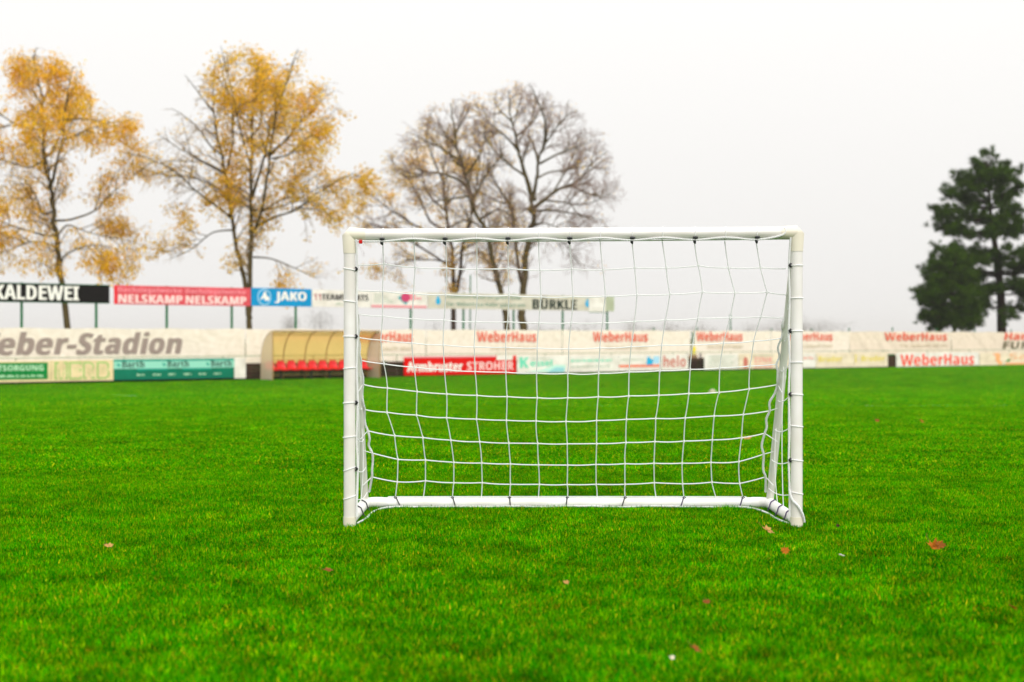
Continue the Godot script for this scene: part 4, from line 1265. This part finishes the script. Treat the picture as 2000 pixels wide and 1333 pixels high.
func _ready() -> void:
	# camera
	var cam := Camera3D.new()
	cam.name = "camera"
	cam.position = Vector3(0, EYE, 0)
	cam.rotation.x = -0.00234
	cam.fov = 26.99
	cam.far = 4000.0
	var lens := CameraAttributesPhysical.new()
	lens.frustum_focal_length = 50.0
	lens.frustum_focus_distance = 6.2
	lens.frustum_far = 4000.0
	lens.exposure_aperture = 3.0
	cam.attributes = lens
	cam.current = true
	add_child(cam)
	# overcast sky, brighter towards the zenith
	var sky := ProceduralSkyMaterial.new()
	sky.sky_top_color = Color(1.0, 1.0, 1.0)
	sky.sky_horizon_color = Color(0.384, 0.378, 0.369).linear_to_srgb()
	sky.ground_horizon_color = sky.sky_horizon_color
	sky.ground_bottom_color = Color(0.3, 0.3, 0.3)
	sky.sky_curve = 1.3
	var env := Environment.new()
	env.background_mode = Environment.BG_SKY
	env.sky = Sky.new()
	env.sky.sky_material = sky
	env.background_energy_multiplier = 1.66
	env.tonemap_mode = Environment.TONE_MAPPER_LINEAR
	env.tonemap_exposure = 1.38
	env.fog_enabled = true
	env.fog_density = 0.0003
	env.fog_light_color = Color(0.98, 0.97, 0.955)
	env.sdfgi_enabled = true
	env.ssao_enabled = true
	env.ssil_enabled = true
	var world := WorldEnvironment.new()
	world.name = "world"
	world.environment = env
	add_child(world)
	# the veiled sun, high behind the camera
	var sun := DirectionalLight3D.new()
	sun.name = "sun"
	sun.light_energy = 0.5
	sun.light_color = Color(1.0, 0.985, 0.96)
	sun.light_angular_distance = 40.0
	sun.shadow_enabled = true
	sun.sky_mode = DirectionalLight3D.SKY_MODE_LIGHT_ONLY
	sun.rotation_degrees = Vector3(-40, 22, 0)
	add_child(sun)

	materials()
	ground()
	lawn()
	print("lawn")

	# trees behind the far touchline
	var leafy := {"top": 14.3, "dome": 0.17, "mid": -1.9, "gap": [0.34, 0.2, 0.14], "reach": [2.1, 0.95, 0.45], "lift": [0.15, 0.05, -0.15], "bend": [0.0, -0.12, -0.35], "thick": [0.035, 0.016, 0.01], "thin": 0.006, "low": 3.6, "leaf": 0.85, "cluster": 0.16, "leaf_size": 0.06}
	tree("golden-leaved tree leaning at the left edge of the picture", Vector3(-19.00, -0.905, -62.00), [
		[0.160, 0.030, [Vector3(0.00, -0.62, 0.00), Vector3(-0.40, 2.14, 0.00), Vector3(-0.68, 4.20, 0.00), Vector3(-0.90, 6.01, 0.00), Vector3(-1.00, 7.21, 0.00), Vector3(-1.11, 8.22, 0.00), Vector3(-1.41, 9.42, 0.00), Vector3(-1.51, 10.83, 0.00), Vector3(-1.48, 12.04, 0.00), Vector3(-1.91, 13.95, 0.00)]],
		[0.085, 0.015, [Vector3(-1.11, 8.22, 0.00), Vector3(-0.85, 9.02, 0.21), Vector3(-0.50, 10.03, 0.48), Vector3(-0.20, 11.53, 0.86), Vector3(0.25, 13.24, 1.30)]],
		[0.060, 0.012, [Vector3(-1.00, 6.76, 0.00), Vector3(-0.30, 6.86, -0.36), Vector3(0.60, 7.31, -0.85), Vector3(1.11, 8.02, -1.23), Vector3(1.61, 8.52, -1.57), Vector3(2.71, 9.63, -2.35)]],
		[0.060, 0.012, [Vector3(-0.95, 6.11, 0.00), Vector3(-1.31, 6.11, 0.21), Vector3(-2.31, 6.41, 0.83), Vector3(-3.01, 6.71, 1.29), Vector3(-4.12, 7.11, 1.99)]],
		[0.060, 0.012, [Vector3(-1.00, 7.21, 0.00), Vector3(-1.61, 7.11, -0.43), Vector3(-2.01, 7.82, -0.82), Vector3(-2.71, 8.62, -1.55), Vector3(-3.52, 9.02, -2.17)]],
		[0.050, 0.010, [Vector3(-0.75, 4.90, 0.00), Vector3(-0.30, 5.31, 0.30), Vector3(0.70, 5.61, 0.81), Vector3(1.71, 5.56, 1.27), Vector3(2.81, 5.10, 1.79)]],
		[0.050, 0.010, [Vector3(-1.48, 10.73, 0.00), Vector3(-2.31, 10.83, 0.59), Vector3(-3.11, 11.33, 1.22), Vector3(-3.92, 11.53, 1.80)]],
		[0.045, 0.010, [Vector3(-0.20, 11.03, 0.86), Vector3(0.50, 11.13, 0.43), Vector3(1.41, 11.03, -0.11), Vector3(2.21, 11.63, -0.63)]],
		[0.050, 0.010, [Vector3(-1.41, 9.42, 0.00), Vector3(-2.21, 9.12, -0.34), Vector3(-3.11, 9.42, -0.68), Vector3(-4.12, 9.63, -1.09)]],
		[0.050, 0.010, [Vector3(-0.45, 10.23, 0.48), Vector3(0.20, 10.33, 0.94), Vector3(1.00, 10.53, 1.52), Vector3(2.11, 10.63, 2.29)]],
		[0.050, 0.010, [Vector3(-0.90, 6.01, 0.00), Vector3(-0.60, 6.61, -0.61), Vector3(0.00, 6.41, -0.89), Vector3(0.70, 6.21, -1.46), Vector3(1.91, 6.01, -2.53)]],
		[0.050, 0.010, [Vector3(-1.05, 7.62, 0.00), Vector3(-0.80, 8.62, 1.14), Vector3(-0.70, 9.42, 2.03), Vector3(-0.60, 10.53, 3.24)]],
		[0.050, 0.010, [Vector3(-1.41, 9.42, 0.00), Vector3(-1.16, 10.33, -1.03), Vector3(-1.21, 11.23, -2.00), Vector3(-1.00, 12.34, -3.24)]],
		[0.050, 0.010, [Vector3(-0.85, 5.61, 0.00), Vector3(-1.61, 5.81, 0.70), Vector3(-2.41, 5.41, 1.41), Vector3(-3.11, 5.00, 2.11)]],
		[0.040, 0.010, [Vector3(-1.48, 11.74, 0.00), Vector3(-2.01, 12.44, -0.44), Vector3(-2.41, 13.24, -0.89)]],
		[0.040, 0.010, [Vector3(-1.48, 12.04, 0.00), Vector3(-1.11, 12.44, 0.27), Vector3(-0.80, 13.34, 0.73)]],
	], leafy, M.bark_olive, M.twig_olive, M.gold, 31, func(_e): return 1.4)
	var leafy2 := leafy.duplicate()
	leafy2.merge({"top": 14.4, "dome": 0.2, "mid": 0.5}, true)
	tree("golden twin-stemmed tree rising behind the blue sign", Vector3(-11.45, -0.905, -62.00), [
		[0.150, 0.020, [Vector3(0.00, -0.62, 0.00), Vector3(0.00, 2.14, 0.00), Vector3(-0.02, 2.99, 0.00), Vector3(0.08, 6.21, 0.00), Vector3(0.03, 7.62, 0.00), Vector3(0.08, 9.42, 0.00), Vector3(0.13, 11.03, 0.00), Vector3(0.28, 12.54, 0.00), Vector3(0.38, 14.05, 0.00)]],
		[0.130, 0.020, [Vector3(0.00, 2.49, 0.00), Vector3(-0.22, 3.90, -0.21), Vector3(-0.62, 5.51, -0.46), Vector3(-0.97, 7.21, -0.72), Vector3(-1.25, 8.92, -0.98), Vector3(-1.58, 10.33, -1.20), Vector3(-1.93, 12.04, -1.46), Vector3(-1.83, 13.85, -1.72)]],
		[0.070, 0.012, [Vector3(-1.25, 8.92, -0.98), Vector3(-0.82, 10.23, -0.50), Vector3(-0.77, 11.74, 0.02), Vector3(-0.97, 12.54, 0.29), Vector3(-1.23, 13.95, 0.78)]],
		[0.085, 0.012, [Vector3(0.13, 6.21, 0.00), Vector3(0.48, 6.81, 0.28), Vector3(0.83, 8.02, 0.78), Vector3(1.09, 9.22, 1.26), Vector3(1.49, 11.03, 2.00), Vector3(2.09, 12.54, 2.65), Vector3(2.59, 13.64, 3.13)]],
		[0.080, 0.012, [Vector3(0.04, 7.62, 0.00), Vector3(0.48, 9.42, -0.65), Vector3(0.68, 10.83, -1.15), Vector3(1.09, 12.24, -1.66), Vector3(1.59, 14.15, -2.35)]],
		[0.060, 0.010, [Vector3(0.28, 6.51, 0.00), Vector3(1.19, 6.91, 0.30), Vector3(2.19, 7.21, 0.61), Vector3(2.99, 7.82, 0.90), Vector3(4.10, 8.42, 1.28), Vector3(4.80, 8.72, 1.51)]],
		[0.050, 0.010, [Vector3(0.08, 7.21, 0.00), Vector3(1.19, 7.42, -0.67), Vector3(2.39, 8.12, -1.49), Vector3(3.40, 8.82, -2.21)]],
		[0.060, 0.010, [Vector3(-0.97, 7.01, -0.72), Vector3(-1.53, 7.42, -0.52), Vector3(-2.43, 8.12, -0.17), Vector3(-3.13, 8.82, 0.12), Vector3(-4.24, 9.42, 0.49), Vector3(-5.24, 9.63, 0.78)]],
		[0.055, 0.010, [Vector3(0.03, 7.31, 0.00), Vector3(-0.82, 7.82, -0.59), Vector3(-2.03, 8.52, -1.43), Vector3(-3.44, 9.02, -2.32), Vector3(-4.64, 9.12, -3.01)]],
		[0.055, 0.010, [Vector3(-1.26, 8.97, -0.98), Vector3(-2.13, 9.42, -0.49), Vector3(-2.93, 9.83, -0.04), Vector3(-3.84, 10.43, 0.50)]],
		[0.050, 0.010, [Vector3(-1.48, 9.83, -1.20), Vector3(-2.03, 10.23, -1.54), Vector3(-2.73, 11.13, -2.11), Vector3(-3.44, 11.74, -2.57), Vector3(-4.14, 12.14, -2.96)]],
		[0.045, 0.010, [Vector3(-0.82, 6.41, -0.72), Vector3(-1.83, 6.31, -1.03), Vector3(-2.83, 5.61, -1.37), Vector3(-3.84, 5.20, -1.70)]],
		[0.045, 0.010, [Vector3(0.08, 5.20, -0.46), Vector3(0.98, 5.10, -0.19), Vector3(2.19, 4.60, 0.20), Vector3(2.99, 4.20, 0.46)]],
		[0.050, 0.010, [Vector3(1.09, 9.42, 1.26), Vector3(2.09, 10.63, 0.79), Vector3(2.99, 11.74, 0.37), Vector3(3.70, 12.44, 0.07)]],
		[0.050, 0.010, [Vector3(0.58, 9.63, -0.65), Vector3(1.39, 10.13, -0.08), Vector3(2.49, 10.73, 0.67), Vector3(3.70, 11.03, 1.40)]],
		[0.050, 0.010, [Vector3(0.10, 9.02, 0.00), Vector3(-0.12, 10.23, 1.10), Vector3(-0.22, 11.74, 2.46), Vector3(-0.42, 13.54, 4.10)]],
		[0.050, 0.010, [Vector3(0.10, 10.03, 1.10), Vector3(0.48, 11.03, 0.03), Vector3(0.18, 12.54, -1.41), Vector3(0.08, 13.54, -2.41)]],
		[0.045, 0.010, [Vector3(0.58, 7.11, 0.28), Vector3(1.49, 7.82, -0.75), Vector3(2.49, 7.82, -1.55), Vector3(3.40, 7.42, -2.27)]],
		[0.045, 0.010, [Vector3(1.19, 9.32, 1.26), Vector3(2.09, 9.42, 2.08), Vector3(3.09, 10.03, 3.10), Vector3(3.70, 9.63, 3.54)]],
		[0.045, 0.010, [Vector3(-0.97, 7.21, -0.72), Vector3(-1.43, 8.12, -1.73), Vector3(-2.33, 8.52, -2.61), Vector3(-3.24, 8.22, -3.20)]],
		[0.040, 0.010, [Vector3(-1.83, 11.74, -1.46), Vector3(-2.43, 12.54, -0.66), Vector3(-2.83, 13.14, -0.08)]],
	], leafy2, M.bark_olive, M.twig_olive, M.gold, 32, func(e): return 0.12 if e.x < -1.6 and e.y > 8.6 + e.x * 0.2 else 0.85)
	var thinleaf := leafy.duplicate()
	thinleaf.merge({"top": 14.7, "dome": 0.165, "mid": -1.2, "leaf": 0.6, "gap": [0.42, 0.24, 0.17], "reach": [2.4, 1.1, 0.5], "low": 3.2, "thick": [0.05, 0.02, 0.012], "thin": 0.007, "leaf_size": 0.085, "lift": [0.2, 0.05, -0.1]}, true)
	tree("sparse pale yellow tree with a straight trunk behind the net", Vector3(-3.77, -0.905, -92.00), [
		[0.220, 0.030, [Vector3(0.00, -1.27, 0.00), Vector3(0.00, 2.34, 0.00), Vector3(-0.06, 5.96, 0.00), Vector3(-0.19, 7.90, 0.00), Vector3(-0.58, 10.10, 0.00), Vector3(-0.65, 12.16, 0.00), Vector3(-0.39, 14.62, 0.00)]],
		[0.140, 0.020, [Vector3(0.00, 4.02, 0.00), Vector3(0.45, 5.96, 0.60), Vector3(0.58, 7.51, 1.06), Vector3(1.10, 9.06, 1.55), Vector3(1.49, 11.13, 2.18), Vector3(1.74, 13.33, 2.84), Vector3(1.49, 15.26, 3.40)]],
		[0.100, 0.015, [Vector3(-0.06, 5.96, 0.00), Vector3(-0.58, 6.48, 0.29), Vector3(-2.39, 7.64, 1.15), Vector3(-3.94, 8.55, 1.86), Vector3(-5.49, 8.93, 2.47), Vector3(-6.52, 9.58, 2.96)]],
		[0.100, 0.015, [Vector3(-0.39, 8.55, 0.00), Vector3(-1.61, 9.32, -0.58), Vector3(-2.39, 11.13, -1.31), Vector3(-3.55, 12.68, -2.08), Vector3(-4.46, 13.71, -2.63)]],
		[0.080, 0.012, [Vector3(-0.52, 9.84, 0.00), Vector3(-1.74, 11.13, -1.07), Vector3(-2.26, 12.81, -2.07), Vector3(-2.65, 14.62, -3.14), Vector3(-2.13, 16.04, -3.85)]],
		[0.080, 0.012, [Vector3(-0.19, 7.90, 0.00), Vector3(-1.87, 8.55, 1.08), Vector3(-3.68, 9.58, 2.32), Vector3(-5.23, 10.61, 3.43), Vector3(-6.40, 10.48, 4.03)]],
		[0.070, 0.012, [Vector3(-0.06, 6.48, 0.29), Vector3(-1.61, 6.74, -0.49), Vector3(-3.42, 6.61, -1.39), Vector3(-4.97, 5.70, -2.19)]],
		[0.070, 0.012, [Vector3(-0.63, 11.65, 0.00), Vector3(-1.36, 13.33, 1.46), Vector3(-1.61, 14.62, 2.50), Vector3(-1.10, 16.04, 3.53)]],
		[0.070, 0.012, [Vector3(0.58, 7.25, 1.06), Vector3(1.74, 7.90, 1.73), Vector3(2.91, 8.55, 2.39), Vector3(3.81, 9.58, 3.05)]],
		[0.070, 0.012, [Vector3(-0.06, 5.96, 0.00), Vector3(0.45, 6.99, -0.92), Vector3(2.00, 7.25, -1.95), Vector3(3.29, 6.48, -2.72)]],
		[0.070, 0.012, [Vector3(-0.58, 10.10, 0.00), Vector3(0.45, 11.65, -1.30), Vector3(1.10, 13.45, -2.63), Vector3(2.00, 15.01, -3.88)]],
	], thinleaf, M.bark_grey, M.twig_grey, M.gold_pale, 33, func(_e): return 0.75)
	var winter := leafy.duplicate()
	winter.merge({"top": 15.5, "dome": 0.25, "mid": -3.6, "leaf": 0.1, "gap": [0.34, 0.19, 0.13], "reach": [2.1, 1.0, 0.55], "lift": [0.12, 0.1, 0.05], "bend": [0.06, 0.05, 0.02], "low": 4.2, "thick": [0.05, 0.022, 0.013], "thin": 0.008}, true)
	tree("nearly bare tree with trunk leaning left behind the net", Vector3(0.09, -0.905, -82.00), [
		[0.220, 0.020, [Vector3(0.00, -0.95, 0.00), Vector3(-0.35, 2.27, 0.00), Vector3(-0.75, 4.34, 0.00), Vector3(-1.21, 6.18, 0.00), Vector3(-1.55, 7.80, 0.00), Vector3(-2.25, 8.95, 0.00), Vector3(-2.48, 10.10, 0.00), Vector3(-2.94, 11.48, 0.00), Vector3(-3.28, 12.75, 0.00), Vector3(-3.51, 14.36, 0.00), Vector3(-3.63, 15.17, 0.00)]],
		[0.110, 0.014, [Vector3(-2.48, 10.10, 0.00), Vector3(-3.05, 10.68, 0.24), Vector3(-3.97, 11.02, 0.53), Vector3(-4.89, 11.14, 0.79), Vector3(-5.82, 10.79, 1.02), Vector3(-6.85, 11.25, 1.36)]],
		[0.090, 0.012, [Vector3(-2.76, 11.02, 0.24), Vector3(-2.13, 11.94, -0.20), Vector3(-1.78, 12.86, -0.59), Vector3(-1.67, 14.25, -1.12)]],
		[0.080, 0.012, [Vector3(-2.36, 9.64, 0.00), Vector3(-1.90, 10.56, -0.62), Vector3(-1.32, 11.60, -1.33), Vector3(-0.75, 12.40, -1.92), Vector3(-0.52, 13.55, -2.60)]],
		[0.080, 0.012, [Vector3(-3.05, 11.83, 0.00), Vector3(-3.97, 12.40, 0.65), Vector3(-5.01, 12.86, 1.33), Vector3(-5.82, 13.21, 1.85)]],
		[0.070, 0.012, [Vector3(-3.28, 12.75, 0.00), Vector3(-3.97, 13.55, -0.53), Vector3(-4.43, 14.48, -1.04)]],
		[0.070, 0.012, [Vector3(-3.40, 13.55, -0.53), Vector3(-2.82, 14.36, -0.04), Vector3(-2.59, 14.94, 0.27)]],
		[0.070, 0.012, [Vector3(-1.55, 7.80, 0.00), Vector3(-2.59, 8.49, -1.00), Vector3(-3.63, 8.26, -1.70), Vector3(-4.66, 7.91, -2.49)]],
		[0.070, 0.012, [Vector3(-1.90, 8.49, 0.00), Vector3(-0.98, 8.95, 0.82), Vector3(-0.29, 8.72, 1.30), Vector3(0.40, 8.03, 1.88)]],
		[0.070, 0.012, [Vector3(-2.36, 9.87, 0.00), Vector3(-3.51, 9.64, 0.35), Vector3(-4.66, 9.41, 0.70), Vector3(-5.59, 8.72, 1.03)]],
		[0.070, 0.012, [Vector3(-2.94, 11.48, 0.00), Vector3(-3.63, 12.17, -0.88), Vector3(-3.97, 13.55, -2.09), Vector3(-3.86, 14.48, -2.82)]],
	], winter, M.bark_olive, M.twig_grey, M.gold_pale, 34, func(_e): return 1.0)
	var winter2 := winter.duplicate()
	winter2.merge({"top": 16.5, "dome": 0.11, "mid": -0.65}, true)
	tree("tall bare spreading tree with forked trunk behind the net", Vector3(0.49, -0.905, -82.00), [
		[0.300, 0.090, [Vector3(0.00, -0.95, 0.00), Vector3(0.12, 2.27, 0.00), Vector3(0.23, 4.46, 0.00), Vector3(0.52, 7.80, 0.00), Vector3(0.58, 9.06, 0.00), Vector3(0.69, 9.64, 0.00)]],
		[0.160, 0.020, [Vector3(0.69, 9.64, 0.00), Vector3(0.35, 10.79, 0.12), Vector3(0.00, 11.94, 0.24), Vector3(-0.23, 12.98, 0.35), Vector3(-0.52, 14.25, 0.48), Vector3(-0.69, 15.92, 0.64)]],
		[0.140, 0.016, [Vector3(0.69, 9.06, 0.00), Vector3(1.38, 9.64, -0.27), Vector3(2.30, 10.33, -0.62), Vector3(3.34, 10.79, -0.95), Vector3(4.15, 11.83, -1.33), Vector3(5.12, 12.63, -1.71)]],
		[0.120, 0.014, [Vector3(0.69, 9.64, 0.00), Vector3(0.92, 10.79, 0.41), Vector3(1.09, 12.06, 0.86), Vector3(1.61, 12.98, 1.21), Vector3(2.53, 14.13, 1.70), Vector3(3.22, 14.48, 1.91)]],
		[0.140, 0.015, [Vector3(0.23, 4.46, 0.00), Vector3(-0.06, 5.38, -0.19), Vector3(-0.35, 7.80, -0.68), Vector3(-0.58, 9.41, -1.00), Vector3(-1.04, 10.10, -1.16), Vector3(-1.61, 11.14, -1.39), Vector3(-1.84, 11.94, -1.55)]],
		[0.080, 0.012, [Vector3(0.69, 8.95, 0.00), Vector3(1.84, 8.95, 0.58), Vector3(2.99, 8.72, 1.16), Vector3(3.92, 8.49, 1.63), Vector3(4.61, 8.26, 1.99)]],
		[0.070, 0.012, [Vector3(0.52, 7.45, 0.00), Vector3(1.84, 7.45, -0.53), Vector3(2.76, 6.99, -0.92), Vector3(3.57, 5.72, -1.40)]],
		[0.080, 0.012, [Vector3(1.09, 11.60, 0.86), Vector3(2.07, 12.06, 1.29), Vector3(2.99, 12.40, 1.68), Vector3(4.03, 12.75, 2.12)]],
		[0.080, 0.012, [Vector3(2.99, 10.56, -0.95), Vector3(4.15, 10.10, -1.57), Vector3(5.24, 10.45, -2.07)]],
		[0.080, 0.012, [Vector3(-0.12, 12.40, 0.24), Vector3(-0.92, 13.21, 1.04), Vector3(-1.73, 13.78, 1.73), Vector3(-2.19, 14.71, 2.41)]],
		[0.080, 0.012, [Vector3(-0.29, 13.21, 0.35), Vector3(0.58, 14.02, -0.36), Vector3(1.15, 14.94, -1.00), Vector3(1.61, 15.05, -1.24)]],
		[0.080, 0.012, [Vector3(0.23, 11.02, 0.12), Vector3(-0.69, 11.60, 0.77), Vector3(-1.61, 12.40, 1.50), Vector3(-2.19, 13.21, 2.08)]],
		[0.070, 0.012, [Vector3(-0.46, 14.02, 0.48), Vector3(-1.27, 14.94, -0.50), Vector3(-1.61, 15.74, -1.18)]],
		[0.070, 0.012, [Vector3(1.38, 12.63, 1.21), Vector3(1.38, 13.78, 2.13), Vector3(0.69, 15.28, 3.40), Vector3(0.46, 15.63, 3.72)]],
		[0.070, 0.012, [Vector3(1.84, 9.98, -0.62), Vector3(2.53, 11.25, -1.91), Vector3(3.68, 13.55, -4.23), Vector3(3.92, 14.02, -4.69)]],
		[0.070, 0.012, [Vector3(1.38, 9.64, -0.27), Vector3(2.42, 9.41, 0.69), Vector3(3.68, 9.18, 1.84), Vector3(4.95, 9.64, 2.94)]],
		[0.070, 0.012, [Vector3(0.92, 10.79, 0.41), Vector3(1.73, 11.25, -0.24), Vector3(2.88, 11.48, -1.04), Vector3(4.49, 11.94, -2.21)]],
		[0.060, 0.012, [Vector3(0.52, 8.03, 0.00), Vector3(1.27, 8.26, 0.31), Vector3(2.42, 7.80, 0.77), Vector3(3.45, 7.11, 1.23)]],
		[0.070, 0.012, [Vector3(-0.63, 9.52, -1.00), Vector3(-1.27, 9.64, -1.33), Vector3(-2.07, 10.10, -1.78), Vector3(-2.76, 10.56, -2.19)]],
	], winter2, M.bark_olive, M.twig_grey, M.gold_pale, 35, func(e): return 1.0 if e.x < 0.0 else 0.15)
	print("trees")
	pine("large dark pine at the right edge", Vector3(32.73, LOW, -95), [Vector3(0.05, 0, 0), Vector3(0, 2.5, 0), Vector3(-0.05, 4.5, 0), Vector3(-0.25, 6.5, 0), Vector3(-0.5, 8.0, 0.1), Vector3(-0.7, 9.5, 0), Vector3(-0.9, 12.0, 0), Vector3(-1.0, 13.5, 0)], 0.32,
		[[12.9, 0.6, 0.6, 0.4, 5], [12.3, 1.4, 1.7, 0.5, 7], [11.6, 2.5, 2.0, 0.8, 7], [10.4, 3.6, 2.1, 0.9, 8], [9.3, 3.9, 2.3, 0.6, 8], [8.5, 4.2, 2.3, 0.3, 8], [6.9, 3.5, 3.0, 0.4, 7], [5.9, 4.8, 3.4, 0.5, 8], [4.7, 3.2, 3.3, 0.1, 8], [3.6, 1.9, 2.2, -0.3, 4]], 51, 20)
	pine("small round dark pine left of the large one", Vector3(28.35, LOW, -91), [Vector3(0.05, 0, 0), Vector3(-0.05, 3.0, 0), Vector3(-0.3, 5.5, 0), Vector3(-0.4, 7.0, 0)], 0.13,
		[[6.5, 0.9, 0.9, 0.5, 6], [5.8, 1.5, 1.4, 0.6, 8], [5.1, 1.8, 1.7, 0.4, 9], [4.4, 2.1, 1.9, 0.2, 10], [3.7, 2.25, 1.9, 0.0, 10], [3.1, 2.1, 1.8, -0.25, 10], [2.7, 1.5, 1.4, -0.3, 9]], 52, 19)
	# trees far off in the haze
	far_tree("hazy rounded tree just right of the blue sign's post", -0.135, 1200, 27.0, 14.0, 61)
	far_tree("smaller hazy tree left of the blue sign's post", -0.156, 1200, 21.0, 9.0, 62)
	var rng := RandomNumberGenerator.new()
	rng.seed = 70
	var wood := Geo.new()
	for k in 46:
		var u := rng.randf_range(0.05, 0.25) if k < 36 else rng.randf_range(-0.06, 0.05)
		var dist := rng.randf_range(1200, 1600)
		var tall := rng.randf_range(12.0, 24.0) * (0.75 if k >= 36 else 1.0)
		var base := Vector3(u * dist, LOW, -dist)
		wood.tube(PackedVector3Array([base, base + Vector3(0, tall * 0.8, 0)]), PackedFloat32Array([0.3, 0.1]), 5, false)
		far_crown(rng, base + Vector3(0, tall * 0.55, 0), Vector3(rng.randf_range(8, 18), tall * 0.45, 6), 260, wood)
	var wd := part("distant_wood", wood.mesh(), M.far_leaves, self)
	tag(wd, "low hazy wood on the horizon seen over the banner", "woodland", "", "stuff")

	touchline()
	dugout()
	print("touchline")
	goal()

	# leaves and scraps on the turf
	fallen_leaf("large crumpled orange-brown leaf on the turf at the right", Vector3(1.442, 0.04, -4.855), 0.055, M.leaf_orange, 0.6, 1.3, Vector2(0.5, 0.3))
	fallen_leaf("rust leaf overlapping the large crumpled leaf at the right", Vector3(1.462, 0.046, -4.85), 0.04, M.leaf_rust, 2.4, 1.0, Vector2(-0.6, 0.5))
	fallen_leaf("pale tan leaf in front of the right goal post", Vector3(0.943, 0.045, -5.24), 0.05, M.leaf_tan, 1.2, 0.5, Vector2(0.5, 0.15))
	fallen_leaf("orange leaf standing on edge near the right post", Vector3(0.917, 0.04, -4.77), 0.032, M.leaf_orange, 0.2, 0.5, Vector2(1.0, 0.1))
	fallen_leaf("blurred rust leaf at the bottom of the picture", Vector3(0.423, 0.036, -3.28), 0.03, M.leaf_rust, 1.1, 0.6, Vector2(0.5, 0.0))
	fallen_leaf("small orange leaf near the bottom right corner", Vector3(1.335, 0.036, -3.79), 0.026, M.leaf_orange, 2.0, 0.6, Vector2(0.6, 0.2))
	fallen_leaf("small tan leaf alone on the left foreground turf", Vector3(-1.40, 0.034, -4.93), 0.034, M.leaf_tan, 0.9, 0.3, Vector2(0.3, 0.1))
	fallen_leaf("dull rust leaf low in the turf left of centre", Vector3(-0.577, 0.028, -4.45), 0.036, M.leaf_rust, 1.4, 0.2, Vector2(0.1, 0.1))
	fallen_leaf("small rust leaf low in the turf right of centre", Vector3(0.534, 0.03, -3.9), 0.024, M.leaf_rust, 0.4, 0.4, Vector2(0.4, 0.1))
	fallen_leaf("tan leaf behind the goal near the right brace", Vector3(1.72, 0.02, -10.4), 0.07, M.leaf_tan, 0.2, 0.4, Vector2(0.3, 0.1))
	fallen_leaf("small orange leaf far right of the goal", Vector3(4.15, ground_y(14.4) + 0.03, -14.4), 0.07, M.leaf_orange, 1.0, 0.6, Vector2(0.6, 0.0))
	fallen_leaf("small orange leaf between goal and right edge", Vector3(3.75, ground_y(14.6) + 0.03, -14.6), 0.06, M.leaf_rust, 0.3, 0.6, Vector2(0.6, 0.0))
	fallen_leaf("pale cream petal at the bottom edge", Vector3(0.359, 0.036, -3.19), 0.014, M.petal, 0.7, 0.8, Vector2(0.5, 0.2))
	fallen_leaf("tiny dark scrap of leaf right of the right goal post", Vector3(1.25, 0.034, -5.45), 0.016, M.brown_dark, 0.3, 0.4, Vector2(1.1, 0.0))
	fallen_leaf("small pale scrap on the turf between the orange leaves", Vector3(1.1, 0.03, -4.74), 0.02, M.petal, 1.4, 0.3, Vector2(0.2, 0.0))
	fallen_leaf("small tan scrap in the foreground centre", Vector3(0.16, 0.03, -4.21), 0.02, M.leaf_tan, 0.6, 0.5, Vector2(0.5, 0.1))
	# a white marker far out on the pitch
	var mk := thing("pitch_marker", "small white disc lying far out on the grass behind the net", "marker", Vector3(5.5, ground_y(39.0) + 0.01, -39.0))
	var mg := Geo.new()
	mg.tube(PackedVector3Array([Vector3(0, 0, 0), Vector3(0, 0.02, 0), Vector3(0, 0.09, 0), Vector3(0, 0.1, 0)]), PackedFloat32Array([0.12, 0.115, 0.05, 0.04]), 20)
	part("disc", mg.mesh(), M.petal, mk)
